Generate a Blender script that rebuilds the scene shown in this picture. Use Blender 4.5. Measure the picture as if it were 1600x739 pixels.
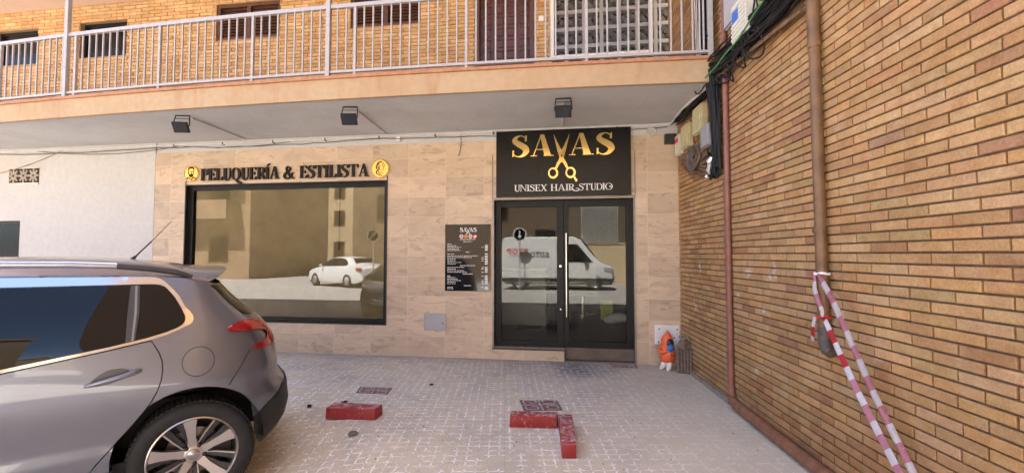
import bpy, bmesh, math, random
from mathutils import Vector, Matrix, geometry

# ------------------------------------------------------------------ scene, camera, light
for o in list(bpy.data.objects):
    bpy.data.objects.remove(o)
scene = bpy.context.scene
COL = scene.collection
R = math.radians
rng = random.Random(7)

cam_d = bpy.data.cameras.new('camera')
cam_d.sensor_width = 36.0
cam_d.lens = 690.0 / 1600.0 * 36.0
cam_d.clip_start = 0.05
cam_d.clip_end = 500
cam = bpy.data.objects.new('camera', cam_d)
COL.objects.link(cam)
cam.location = (0, 0, 1.46)
cam.rotation_euler = (R(90 + 2.36), 0, R(8.08))
scene.camera = cam

SUN_EL, SUN_AZ = 58.0, -16.0            # azimuth measured from +Y towards +X
world = bpy.data.worlds.new('World')
scene.world = world
world.use_nodes = True
wn_ = world.node_tree.nodes
bg = wn_['Background']
sky = wn_.new('ShaderNodeTexSky')
sky.sky_type = 'NISHITA'
sky.sun_disc = False
sky.sun_elevation = R(SUN_EL)
sky.sun_rotation = R(SUN_AZ)
sky.air_density = 0.7
sky.dust_density = 2.2
sky.ozone_density = 0.7
world.node_tree.links.new(sky.outputs[0], bg.inputs[0])
bg.inputs[1].default_value = 0.075

sun_d = bpy.data.lights.new('sun', 'SUN')
sun_d.energy = 5.0
sun_d.angle = R(0.53)
sun_d.color = (1.0, 0.94, 0.83)
sun = bpy.data.objects.new('sun', sun_d)
COL.objects.link(sun)
to_sun = Vector((math.sin(R(SUN_AZ)) * math.cos(R(SUN_EL)), math.cos(R(SUN_AZ)) * math.cos(R(SUN_EL)), math.sin(R(SUN_EL))))
sun.rotation_euler = to_sun.to_track_quat('Z', 'Y').to_euler()
sun.location = to_sun * 40

scene.view_settings.view_transform = 'Standard'
scene.view_settings.look = 'None'
scene.view_settings.gamma = 1.0
scene.view_settings.exposure = 3.62
scene.view_settings.use_curve_mapping = False
scene.cycles.max_bounces = 10
scene.cycles.diffuse_bounces = 5
scene.cycles.glossy_bounces = 5
scene.cycles.transparent_max_bounces = 12
scene.cycles.use_denoising = True
scene.cycles.sample_clamp_indirect = 8.0

# ------------------------------------------------------------------ helpers
def obj_from_bm(name, bm, mats, parent=None, smooth=False, recalc=True):
    if recalc:
        bmesh.ops.recalc_face_normals(bm, faces=bm.faces)
    me = bpy.data.meshes.new(name)
    bm.to_mesh(me)
    bm.free()
    if not isinstance(mats, (list, tuple)):
        mats = [mats]
    for m in mats:
        me.materials.append(m)
    if smooth:
        me.polygons.foreach_set('use_smooth', [True] * len(me.polygons))
        if smooth != 'all':
            try:
                me.set_sharp_from_angle(angle=R(smooth if isinstance(smooth, (int, float)) and smooth is not True else 40))
            except Exception:
                pass
    o = bpy.data.objects.new(name, me)
    COL.objects.link(o)
    if parent:
        o.parent = parent
    return o

def tag(o, label=None, cat=None, group=None, kind=None):
    if label: o['label'] = label
    if cat: o['category'] = cat
    if group: o['group'] = group
    if kind: o['kind'] = kind
    return o

def empty(name, loc=(0, 0, 0), rz=0.0):
    o = bpy.data.objects.new(name, None)
    o.empty_display_size = 0.1
    COL.objects.link(o)
    o.location = loc
    o.rotation_euler = (0, 0, rz)
    return o

def copy_tree(o, parent=None):
    c = o.copy()
    COL.objects.link(c)
    c.parent = parent
    for ch in list(o.children):
        copy_tree(ch, c)
    return c

class MB:
    """collects simple solids into one mesh"""
    def __init__(self):
        self.bm = bmesh.new()
        self.mi = 0
    def _f(self, vs):
        try:
            f = self.bm.faces.new(vs)
            f.material_index = self.mi
            return f
        except ValueError:
            return None
    def box(self, x0, x1, y0, y1, z0, z1, bev=0.0, M=None):
        bm = self.bm
        n0 = len(bm.verts)
        c = [Vector((x, y, z)) for z in (z0, z1) for y in (y0, y1) for x in (x0, x1)]
        vs = [bm.verts.new(M @ p if M else p) for p in c]
        fs = [self._f([vs[i] for i in q]) for q in ((0, 2, 3, 1), (4, 5, 7, 6), (0, 1, 5, 4), (2, 6, 7, 3), (0, 4, 6, 2), (1, 3, 7, 5))]
        if bev > 0:
            es = set()
            for f in fs:
                for e in f.edges:
                    es.add(e)
            r = bmesh.ops.bevel(bm, geom=list(es), offset=bev, segments=2, profile=0.6, affect='EDGES')
            for f in r['faces']:
                f.material_index = self.mi
        return self
    def quad(self, pts):
        self._f([self.bm.verts.new(p) for p in pts])
        return self
    def prism(self, poly, fn, d0, d1, cap0=True):
        """poly: 2D points, fn(a,b,d)->3D, extruded from d0 to d1"""
        bm = self.bm
        a = [bm.verts.new(fn(p[0], p[1], d0)) for p in poly]
        b = [bm.verts.new(fn(p[0], p[1], d1)) for p in poly]
        n = len(poly)
        for i in range(n):
            self._f([a[i], a[(i + 1) % n], b[(i + 1) % n], b[i]])
        if cap0:
            self._f(a[::-1])
        self._f(b)
        return self
    def strip(self, L, Rr, fn, d0, d1, closed=False):
        """extruded ribbon between two 2D polylines"""
        bm = self.bm
        n = len(L)
        v = [[bm.verts.new(fn(p[0], p[1], d)) for p in P] for P in (L, Rr) for d in (d0, d1)]
        rngi = range(n if closed else n - 1)
        for i in rngi:
            j = (i + 1) % n
            self._f([v[1][i], v[1][j], v[3][j], v[3][i]])
            self._f([v[0][i], v[0][j], v[1][j], v[1][i]])
            self._f([v[2][i], v[2][j], v[3][j], v[3][i]])
        if not closed:
            for i in (0, n - 1):
                self._f([v[0][i], v[1][i], v[3][i], v[2][i]])
        return self
    def tube(self, pts, r, seg=8, caps=True, closed=False):
        bm = self.bm
        pts = [Vector(p) for p in pts]
        n = len(pts)
        rs = r if isinstance(r, (list, tuple)) else [r] * n
        rings = []
        up = None
        for i, p in enumerate(pts):
            if closed:
                t = pts[(i + 1) % n] - pts[i - 1]
            else:
                t = pts[min(i + 1, n - 1)] - pts[max(i - 1, 0)]
            if t.length < 1e-9:
                t = Vector((0, 0, 1))
            t.normalize()
            if up is None:
                up = t.orthogonal().normalized()
            up = (up - t * up.dot(t))
            if up.length < 1e-6:
                up = t.orthogonal()
            up.normalize()
            s = t.cross(up)
            rings.append([bm.verts.new(p + (up * math.cos(2 * math.pi * k / seg) + s * math.sin(2 * math.pi * k / seg)) * rs[i]) for k in range(seg)])
        m = n if closed else n - 1
        for i in range(m):
            A, B = rings[i], rings[(i + 1) % n]
            for k in range(seg):
                self._f([A[k], A[(k + 1) % seg], B[(k + 1) % seg], B[k]])
        if caps and not closed:
            self._f(rings[0][::-1])
            self._f(rings[-1])
        return self
    def lathe(self, prof, seg=32, M=None, a0=0.0, a1=2 * math.pi, caps=True):
        """prof: (radius, height); axis = local Z"""
        bm = self.bm
        full = abs(a1 - a0 - 2 * math.pi) < 1e-6
        n = seg if full else seg + 1
        rings = []
        for r, h in prof:
            ring = []
            for k in range(n):
                a = a0 + (a1 - a0) * k / seg
                p = Vector((r * math.cos(a), r * math.sin(a), h))
                ring.append(bm.verts.new(M @ p if M else p))
            rings.append(ring)
        for A, B in zip(rings, rings[1:]):
            for k in range(seg):
                j = (k + 1) % n
                self._f([A[k], A[j], B[j], B[k]])
        if full and caps:
            if prof[0][0] > 1e-4: self._f(rings[0][::-1])
            if prof[-1][0] > 1e-4: self._f(rings[-1])
        return self
    def sphere(self, c, r, sx=1, sy=1, sz=1, seg=16, rot=None):
        M = Matrix.Translation(c) @ (rot.to_4x4() if rot else Matrix.Identity(4)) @ Matrix.Diagonal((r * sx, r * sy, r * sz, 1))
        r_ = bmesh.ops.create_uvsphere(self.bm, u_segments=seg, v_segments=max(6, seg // 2), radius=1.0, matrix=M)
        for v in r_['verts']:
            for f in v.link_faces:
                f.material_index = self.mi
        return self
    def build(self, name, mats, parent=None, smooth=False, recalc=True):
        return obj_from_bm(name, self.bm, mats, parent, smooth, recalc)

# ------------------------------------------------------------------ materials
def new_mat(name):
    m = bpy.data.materials.new(name)
    m.use_nodes = True
    nt = m.node_tree
    return m, nt, nt.nodes['Principled BSDF']

def N(nt, typ, **kw):
    n = nt.nodes.new(typ)
    for k, v in kw.items():
        setattr(n, k, v)
    return n

def mathn(nt, op, a, b=None, clamp=False):
    n = nt.nodes.new('ShaderNodeMath')
    n.operation = op
    n.use_clamp = clamp
    for i, v in enumerate((a, b)):
        if v is None: continue
        if isinstance(v, (int, float)):
            n.inputs[i].default_value = v
        else:
            nt.links.new(v, n.inputs[i])
    return n.outputs[0]

def mixc(nt, fac, a, b, mode='MIX'):
    n = nt.nodes.new('ShaderNodeMix')
    n.data_type = 'RGBA'
    n.blend_type = mode
    for sock, v in ((n.inputs[0], fac), (n.inputs[6], a), (n.inputs[7], b)):
        if isinstance(v, (int, float)):
            sock.default_value = v
        elif isinstance(v, (tuple, list)):
            sock.default_value = (*v[:3], 1)
        else:
            nt.links.new(v, sock)
    return n.outputs[2]

def noise(nt, vec, scale, detail=4, rough=0.55, dist=0.0):
    n = N(nt, 'ShaderNodeTexNoise')
    n.inputs['Scale'].default_value = scale
    n.inputs['Detail'].default_value = detail
    n.inputs['Roughness'].default_value = rough
    n.inputs['Distortion'].default_value = dist
    if vec is not None:
        nt.links.new(vec, n.inputs['Vector'])
    return n.outputs[0]

def ramp(nt, fac, stops):
    n = N(nt, 'ShaderNodeValToRGB')
    cr = n.color_ramp
    while len(cr.elements) < len(stops):
        cr.elements.new(0.5)
    for e, (p, c) in zip(cr.elements, stops):
        e.position = p
        e.color = (c, c, c, 1) if isinstance(c, (int, float)) else (*c, 1)
    nt.links.new(fac, n.inputs[0])
    return n.outputs[0]

def geo_pos(nt):
    return N(nt, 'ShaderNodeNewGeometry').outputs['Position']

def obj_pos(nt):
    return N(nt, 'ShaderNodeTexCoord').outputs['Object']

def bump(nt, bsdf, h, strength=0.3, dist=0.01):
    b = N(nt, 'ShaderNodeBump')
    b.inputs['Strength'].default_value = strength
    b.inputs['Distance'].default_value = dist
    nt.links.new(h, b.inputs['Height'])
    nt.links.new(b.outputs[0], bsdf.inputs['Normal'])

def plain(name, col, rough=0.5, metal=0.0, var=0.12, scale=9.0, bmp=0.0, bscale=60.0, coat=0.0, spec=0.5, rvar=0.0):
    m, nt, b = new_mat(name)
    p = obj_pos(nt)
    if var > 0:
        f = noise(nt, p, scale, 5)
        f = ramp(nt, f, [(0.3, 0.0), (0.7, 1.0)])
        lo = tuple(c * (1 - var) for c in col)
        hi = tuple(min(c * (1 + var), 1) for c in col)
        nt.links.new(mixc(nt, f, lo, hi), b.inputs['Base Color'])
    else:
        b.inputs['Base Color'].default_value = (*col, 1)
    b.inputs['Roughness'].default_value = rough
    if rvar > 0:
        f = noise(nt, p, scale * 3, 3)
        nt.links.new(mathn(nt, 'ADD', mathn(nt, 'MULTIPLY', f, rvar), rough - rvar / 2), b.inputs['Roughness'])
    b.inputs['Metallic'].default_value = metal
    b.inputs['Specular IOR Level'].default_value = spec
    if coat:
        b.inputs['Coat Weight'].default_value = coat
        b.inputs['Coat Roughness'].default_value = 0.03
    if bmp > 0:
        bump(nt, b, noise(nt, p, bscale, 4), bmp, 0.005)
    return m

def plaster(name, col, stain, sscale=1.0, amt=0.5, rough=0.85, drips=0.0):
    m, nt, b = new_mat(name)
    p = geo_pos(nt)
    f = ramp(nt, noise(nt, p, 1.3 * sscale, 6, 0.6, 0.4), [(0.42, 0.0), (0.75, 1.0)])
    f = mathn(nt, 'MULTIPLY', f, amt)
    g = noise(nt, p, 14, 5)
    c = mixc(nt, f, col, stain)
    if drips > 0:
        mp = N(nt, 'ShaderNodeMapping')
        mp.inputs['Scale'].default_value = (4.5, 4.5, 0.7)
        nt.links.new(p, mp.inputs['Vector'])
        dr = ramp(nt, noise(nt, mp.outputs[0], 1.0, 5, 0.6), [(0.55, 0.0), (0.72, 1.0)])
        c = mixc(nt, mathn(nt, 'MULTIPLY', dr, drips), c, stain)
    c = mixc(nt, 0.14, c, ramp(nt, g, [(0.3, 0.2), (0.7, 0.9)]), 'SOFT_LIGHT')
    nt.links.new(c, b.inputs['Base Color'])
    b.inputs['Roughness'].default_value = rough
    bump(nt, b, noise(nt, p, 45, 5), 0.18, 0.006)
    return m

def brick_mat(name, scum=0.0, gain=1.0):
    """colour comes from the per-brick 'tone' attribute, plus firing blotches and dust"""
    m, nt, b = new_mat(name)
    at = N(nt, 'ShaderNodeAttribute')
    at.attribute_name = 'tone'
    p = geo_pos(nt)
    f = ramp(nt, noise(nt, p, 11, 6, 0.65), [(0.3, 0.0), (0.75, 1.0)])
    c = mixc(nt, f, at.outputs['Color'], mixc(nt, 1.0, at.outputs['Color'], (0.72, 0.62, 0.55), 'MULTIPLY'))
    f2 = ramp(nt, noise(nt, p, 5, 5, 0.7, 0.6), [(0.52, 0.0), (0.8, 0.45)])
    c = mixc(nt, f2, c, (0.50 * gain, 0.37 * gain, 0.235 * gain))
    g = noise(nt, p, 90, 4)
    c = mixc(nt, 0.25, c, ramp(nt, g, [(0.3, 0.15), (0.7, 0.85)]), 'OVERLAY')
    big_ = ramp(nt, noise(nt, p, 0.8, 5, 0.6, 0.4), [(0.36, 0.0), (0.68, 0.65)])
    c = mixc(nt, big_, c, mixc(nt, 1.0, c, (0.80, 0.73, 0.66), 'MULTIPLY'))
    if scum:
        pat = ramp(nt, noise(nt, p, 2.6, 6, 0.7, 0.5), [(0.63, 0.0), (0.74, 1.0)])
        c = mixc(nt, mathn(nt, 'MULTIPLY', pat, scum), c, (0.55, 0.51, 0.47))
        for (sx_, sz_, rr_) in ((1.93, 1.30, 0.20), (2.35, 1.33, 0.26), (1.72, 1.08, 0.14), (2.2, 1.0, 0.16), (2.05, 0.45, 0.22), (0.75, 1.30, 0.25), (0.55, 0.85, 0.3)):
            vd = N(nt, 'ShaderNodeVectorMath'); vd.operation = 'DISTANCE'
            nt.links.new(p, vd.inputs[0]); vd.inputs[1].default_value = (1.386 + 0.0796 * sx_, 6.164 - 0.9968 * sx_, sz_)
            f_ = ramp(nt, mathn(nt, 'ADD', mathn(nt, 'DIVIDE', vd.outputs['Value'], rr_), mathn(nt, 'MULTIPLY', noise(nt, p, 13, 6, 0.75, 0.4), 1.6)), [(0.82, 0.7), (1.15, 0.0)])
            c = mixc(nt, f_, c, (0.60, 0.55, 0.52))
        low = N(nt, 'ShaderNodeSeparateXYZ'); nt.links.new(p, low.inputs[0])
        damp = ramp(nt, mathn(nt, 'ADD', low.outputs[2], mathn(nt, 'MULTIPLY', noise(nt, p, 3, 5), 0.6)), [(0.35, 0.55), (1.0, 0.0)])
        c = mixc(nt, damp, c, mixc(nt, 1.0, c, (0.62, 0.55, 0.50), 'MULTIPLY'))
    nt.links.new(c, b.inputs['Base Color'])
    b.inputs['Roughness'].default_value = 0.85
    bump(nt, b, mathn(nt, 'ADD', noise(nt, p, 60, 5), mathn(nt, 'MULTIPLY', noise(nt, p, 14, 3), 0.8)), 0.25, 0.006)
    return m

def stone_tile_mat(name, x0, z0, pw, ph):
    """polished beige stone-look cladding tiles in a straight grid on an XZ wall"""
    m, nt, b = new_mat(name)
    p = geo_pos(nt)
    sp = N(nt, 'ShaderNodeSeparateXYZ')
    nt.links.new(p, sp.inputs[0])
    # side faces use Y as well so that the reveal is tiled too
    u = mathn(nt, 'DIVIDE', mathn(nt, 'SUBTRACT', mathn(nt, 'ADD', sp.outputs[0], mathn(nt, 'MULTIPLY', mathn(nt, 'SUBTRACT', sp.outputs[1], 6.164), 0.6)), x0), pw)
    v = mathn(nt, 'DIVIDE', mathn(nt, 'SUBTRACT', sp.outputs[2], z0), ph)
    iu, iv = mathn(nt, 'FLOOR', u), mathn(nt, 'FLOOR', v)
    fu, fv = mathn(nt, 'FRACT', u), mathn(nt, 'FRACT', v)
    du = mathn(nt, 'MULTIPLY', mathn(nt, 'MINIMUM', fu, mathn(nt, 'SUBTRACT', 1.0, fu)), pw)
    dv = mathn(nt, 'MULTIPLY', mathn(nt, 'MINIMUM', fv, mathn(nt, 'SUBTRACT', 1.0, fv)), ph)
    joint = mathn(nt, 'LESS_THAN', mathn(nt, 'MINIMUM', du, dv), 0.0030)
    cb = N(nt, 'ShaderNodeCombineXYZ')
    nt.links.new(iu, cb.inputs[0]); nt.links.new(iv, cb.inputs[1])
    wn = N(nt, 'ShaderNodeTexWhiteNoise')
    nt.links.new(cb.outputs[0], wn.inputs['Vector'])
    # every tile shows another piece of the printed stone
    off = N(nt, 'ShaderNodeVectorMath'); off.operation = 'SCALE'
    nt.links.new(wn.outputs['Color'], off.inputs[0]); off.inputs['Scale'].default_value = 40
    ad = N(nt, 'ShaderNodeVectorMath'); ad.operation = 'ADD'
    nt.links.new(p, ad.inputs[0]); nt.links.new(off.outputs[0], ad.inputs[1])
    rot = N(nt, 'ShaderNodeMapping')
    rot.inputs['Rotation'].default_value = (0, R(38), 0)
    rot.inputs['Scale'].default_value = (1.0, 1.0, 2.6)
    nt.links.new(ad.outputs[0], rot.inputs['Vector'])
    cloud = noise(nt, rot.outputs[0], 2.2, 7, 0.6, 0.8)
    c = mixc(nt, ramp(nt, cloud, [(0.30, 0.0), (0.72, 1.0)]), (0.57, 0.44, 0.31), (0.47, 0.345, 0.24))
    vein = ramp(nt, noise(nt, rot.outputs[0], 3.4, 6, 0.62, 1.5), [(0.56, 0.0), (0.64, 0.65), (0.71, 0.0)])
    c = mixc(nt, vein, c, (0.30, 0.21, 0.155))
    smudge = ramp(nt, noise(nt, rot.outputs[0], 1.3, 6, 0.65, 1.0), [(0.54, 0.0), (0.62, 0.7)])
    c = mixc(nt, smudge, c, (0.43, 0.315, 0.235))
    light = ramp(nt, noise(nt, rot.outputs[0], 4.5, 5, 0.6, 1.0), [(0.6, 0.0), (0.75, 0.6)])
    c = mixc(nt, light, c, (0.60, 0.48, 0.37))
    tone = mathn(nt, 'ADD', mathn(nt, 'MULTIPLY', wn.outputs['Value'], 0.26), 0.89)
    c = mixc(nt, 1.0, c, N(nt, 'ShaderNodeCombineColor').outputs[0], 'MULTIPLY') if False else c
    vm = N(nt, 'ShaderNodeVectorMath'); vm.operation = 'SCALE'
    nt.links.new(c, vm.inputs[0]); nt.links.new(tone, vm.inputs['Scale'])
    c = mixc(nt, mathn(nt, 'MULTIPLY', joint, 0.55), vm.outputs[0], (0.66, 0.55, 0.43))
    nt.links.new(c, b.inputs['Base Color'])
    nt.links.new(mathn(nt, 'ADD', mathn(nt, 'MULTIPLY', cloud, 0.25), 0.38), b.inputs['Roughness'])
    bump(nt, b, mathn(nt, 'ADD', mathn(nt, 'MULTIPLY', joint, -1.0), mathn(nt, 'MULTIPLY', noise(nt, p, 30, 4), 0.15)), 0.35, 0.003)
    return m

def pavement_mat(name):
    """old hydraulic pavement tiles with a meandering relief that is worn and chalky in patches"""
    m, nt, b = new_mat(name)
    p = geo_pos(nt)
    mp = N(nt, 'ShaderNodeMapping')
    mp.inputs['Rotation'].default_value = (0, 0, R(-9))
    nt.links.new(p, mp.inputs['Vector'])
    sp = N(nt, 'ShaderNodeSeparateXYZ')
    nt.links.new(mp.outputs[0], sp.inputs[0])
    def cells(size):
        u = mathn(nt, 'DIVIDE', sp.outputs[0], size); v = mathn(nt, 'DIVIDE', sp.outputs[1], size)
        return mathn(nt, 'FLOOR', u), mathn(nt, 'FLOOR', v), mathn(nt, 'FRACT', u), mathn(nt, 'FRACT', v)
    # relief: Truchet-like meander with straight and curved runs
    iu, iv, fu, fv = cells(0.0792)
    cb = N(nt, 'ShaderNodeCombineXYZ')
    nt.links.new(iu, cb.inputs[0]); nt.links.new(iv, cb.inputs[1])
    wn = N(nt, 'ShaderNodeTexWhiteNoise'); nt.links.new(cb.outputs[0], wn.inputs['Vector'])
    flip = mathn(nt, 'GREATER_THAN', wn.outputs['Value'], 0.5)
    # flip u
    fu2 = mathn(nt, 'ADD', mathn(nt, 'MULTIPLY', fu, mathn(nt, 'SUBTRACT', 1.0, mathn(nt, 'MULTIPLY', flip, 2.0))), flip)
    def dist(a, bb, ca, cb_):
        x = mathn(nt, 'ABSOLUTE', mathn(nt, 'SUBTRACT', a, ca)); y = mathn(nt, 'ABSOLUTE', mathn(nt, 'SUBTRACT', bb, cb_))
        # superellipse radius: rounded-square runs
        s = mathn(nt, 'ADD', mathn(nt, 'POWER', x, 3.4), mathn(nt, 'POWER', y, 3.4))
        return mathn(nt, 'ABSOLUTE', mathn(nt, 'SUBTRACT', mathn(nt, 'POWER', s, 1 / 3.4), 0.5))
    dd = mathn(nt, 'MINIMUM', dist(fu2, fv, 0.0, 0.0), dist(fu2, fv, 1.0, 1.0))
    line = ramp(nt, dd, [(0.05, 1.0), (0.12, 0.0)])
    groove = ramp(nt, dd, [(0.10, 0.0), (0.15, 1.0), (0.22, 0.0)])
    sc_ = N(nt, 'ShaderNodeSeparateColor'); nt.links.new(wn.outputs['Color'], sc_.inputs[0])
    keep = mathn(nt, 'GREATER_THAN', sc_.outputs[1], 0.24)
    line = mathn(nt, 'MULTIPLY', line, keep); groove = mathn(nt, 'MULTIPLY', groove, keep)
    # tile joints 20 cm
    ju, jv, gu, gv = cells(0.198)
    eu = mathn(nt, 'MINIMUM', gu, mathn(nt, 'SUBTRACT', 1.0, gu)); ev = mathn(nt, 'MINIMUM', gv, mathn(nt, 'SUBTRACT', 1.0, gv))
    joint = ramp(nt, mathn(nt, 'MINIMUM', eu, ev), [(0.004, 1.0), (0.018, 0.0)])
    cb2 = N(nt, 'ShaderNodeCombineXYZ'); nt.links.new(ju, cb2.inputs[0]); nt.links.new(jv, cb2.inputs[1])
    wt = N(nt, 'ShaderNodeTexWhiteNoise'); nt.links.new(cb2.outputs[0], wt.inputs['Vector'])
    base = mixc(nt, wt.outputs['Value'], (0.57, 0.455, 0.315), (0.64, 0.52, 0.37))
    big = noise(nt, p, 0.55, 5, 0.6, 0.3)
    base = mixc(nt, ramp(nt, big, [(0.38, 0.0), (0.66, 1.0)]), base, (0.50, 0.43, 0.33))
    warm = ramp(nt, noise(nt, p, 0.33, 4, 0.5), [(0.45, 0.0), (0.7, 0.55)])
    base = mixc(nt, warm, base, (0.53, 0.42, 0.35))
    dirt = ramp(nt, noise(nt, p, 1.7, 7, 0.7, 0.8), [(0.48, 0.0), (0.74, 0.6)])
    base = mixc(nt, dirt, base, (0.30, 0.255, 0.22))
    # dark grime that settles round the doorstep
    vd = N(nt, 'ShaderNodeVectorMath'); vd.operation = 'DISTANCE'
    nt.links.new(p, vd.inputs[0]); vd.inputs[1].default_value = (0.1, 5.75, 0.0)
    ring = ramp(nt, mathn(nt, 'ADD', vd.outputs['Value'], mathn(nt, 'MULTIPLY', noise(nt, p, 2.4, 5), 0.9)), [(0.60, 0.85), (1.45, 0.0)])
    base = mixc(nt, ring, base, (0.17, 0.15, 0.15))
    base = mixc(nt, mathn(nt, 'MULTIPLY', joint, 0.35), base, (0.24, 0.20, 0.18))
    gr = ramp(nt, noise(nt, p, 0.9, 5, 0.65, 0.6), [(0.44, 0.0), (0.70, 0.42)])
    base = mixc(nt, mathn(nt, 'MULTIPLY', groove, gr), base, (0.22, 0.185, 0.165))
    # chalky residue on the relief, patchy
    sand = ramp(nt, noise(nt, p, 1.1, 5, 0.65, 0.5), [(0.46, 0.02), (0.74, 0.34)])
    brk = ramp(nt, noise(nt, p, 17, 5, 0.75), [(0.42, 0.0), (0.62, 1.0)])
    base = mixc(nt, mathn(nt, 'MULTIPLY', mathn(nt, 'MULTIPLY', line, sand), brk), base, (0.70, 0.61, 0.50))
    vd2 = N(nt, 'ShaderNodeVectorMath'); vd2.operation = 'DISTANCE'
    nt.links.new(p, vd2.inputs[0]); vd2.inputs[1].default_value = (0.45, 4.85, 0.0)
    chalk = ramp(nt, mathn(nt, 'ADD', vd2.outputs['Value'], mathn(nt, 'MULTIPLY', noise(nt, p, 2.0, 5), 1.2)), [(1.0, 1.0), (1.65, 0.0)])
    base = mixc(nt, mathn(nt, 'MULTIPLY', mathn(nt, 'MULTIPLY', line, chalk), brk), base, (0.86, 0.80, 0.77))
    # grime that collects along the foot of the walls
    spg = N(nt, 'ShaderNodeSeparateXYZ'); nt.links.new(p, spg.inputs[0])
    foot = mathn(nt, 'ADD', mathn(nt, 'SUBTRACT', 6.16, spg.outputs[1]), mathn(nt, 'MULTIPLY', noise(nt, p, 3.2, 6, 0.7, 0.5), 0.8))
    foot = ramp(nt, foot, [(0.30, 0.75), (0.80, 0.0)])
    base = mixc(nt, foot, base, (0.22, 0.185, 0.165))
    spots = N(nt, 'ShaderNodeTexVoronoi'); spots.inputs['Scale'].default_value = 5.5
    nt.links.new(p, spots.inputs['Vector'])
    gum = ramp(nt, mathn(nt, 'ADD', spots.outputs['Distance'], mathn(nt, 'MULTIPLY', noise(nt, p, 30, 2), 0.05)), [(0.06, 0.7), (0.09, 0.0)])
    spsel = N(nt, 'ShaderNodeSeparateColor'); nt.links.new(spots.outputs['Color'], spsel.inputs[0])
    base = mixc(nt, mathn(nt, 'MULTIPLY', gum, mathn(nt, 'GREATER_THAN', spsel.outputs[0], 0.72)), base, (0.15, 0.13, 0.12))
    # smooth cement strip beside the brick wall (no relief, greyer)
    spw = N(nt, 'ShaderNodeSeparateXYZ'); nt.links.new(p, spw.inputs[0])
    strip = ramp(nt, mathn(nt, 'ADD', mathn(nt, 'ADD', spw.outputs[0], mathn(nt, 'MULTIPLY', spw.outputs[1], 0.12)), mathn(nt, 'MULTIPLY', noise(nt, p, 1.5, 5), 0.7)), [(0.52, 0.0), (0.62, 1.0)])
    strip = mathn(nt, 'MULTIPLY', ramp(nt, spw.outputs[0], [(0.0, 0.0), (1.0, 1.0)]), 0.85)
    spk = noise(nt, p, 130, 3)
    base = mixc(nt, 0.35, base, ramp(nt, spk, [(0.3, 0.2), (0.7, 0.8)]), 'OVERLAY')
    cem = mixc(nt, ramp(nt, noise(nt, p, 3.5, 7, 0.65), [(0.35, 0.0), (0.7, 1.0)]), (0.52, 0.44, 0.325), (0.59, 0.505, 0.38))
    base = mixc(nt, mathn(nt, 'MULTIPLY', strip, 0.75), base, cem)
    nt.links.new(base, b.inputs['Base Color'])
    b.inputs['Roughness'].default_value = 0.82
    h = mathn(nt, 'SUBTRACT', mathn(nt, 'MULTIPLY', line, 0.45), mathn(nt, 'MULTIPLY', joint, 0.7))
    h = mathn(nt, 'MULTIPLY', h, mathn(nt, 'SUBTRACT', 1.0, strip))
    h = mathn(nt, 'ADD', h, mathn(nt, 'MULTIPLY', noise(nt, p, 40, 5), 0.5))
    bump(nt, b, h, 0.45, 0.004)
    return m

def glass_mat(name, tint=(1, 1, 1), ior=1.6):
    """thin sheet: clear transmission plus a Fresnel mirror"""
    m, nt, b = new_mat(name)
    out = nt.nodes['Material Output']
    tr = N(nt, 'ShaderNodeBsdfTransparent'); tr.inputs[0].default_value = (*tint, 1)
    gl = N(nt, 'ShaderNodeBsdfGlossy'); gl.inputs['Roughness'].default_value = 0.0
    fr = N(nt, 'ShaderNodeFresnel'); fr.inputs['IOR'].default_value = ior
    mx = N(nt, 'ShaderNodeMixShader')
    nt.links.new(fr.outputs[0], mx.inputs[0]); nt.links.new(tr.outputs[0], mx.inputs[1]); nt.links.new(gl.outputs[0], mx.inputs[2])
    nt.links.new(mx.outputs[0], out.inputs[0])
    nt.nodes.remove(b)
    return m

def car_paint(name, col):
    m, nt, b = new_mat(name)
    p = obj_pos(nt)
    fl = N(nt, 'ShaderNodeTexVoronoi'); fl.inputs['Scale'].default_value = 900
    nt.links.new(p, fl.inputs['Vector'])
    dust = ramp(nt, noise(nt, p, 3, 6, 0.65), [(0.4, 0.0), (0.8, 1.0)])
    c = mixc(nt, mathn(nt, 'MULTIPLY', fl.outputs['Distance'], 0.5), col, tuple(x * 1.5 for x in col))
    c = mixc(nt, mathn(nt, 'MULTIPLY', dust, 0.10), c, (0.35, 0.31, 0.27))
    nt.links.new(c, b.inputs['Base Color'])
    b.inputs['Metallic'].default_value = 0.62
    nt.links.new(mathn(nt, 'ADD', mathn(nt, 'MULTIPLY', dust, 0.12), 0.30), b.inputs['Roughness'])
    b.inputs['Coat Weight'].default_value = 0.9
    nt.links.new(mathn(nt, 'ADD', mathn(nt, 'MULTIPLY', dust, 0.05), 0.02), b.inputs['Coat Roughness'])
    return m

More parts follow.
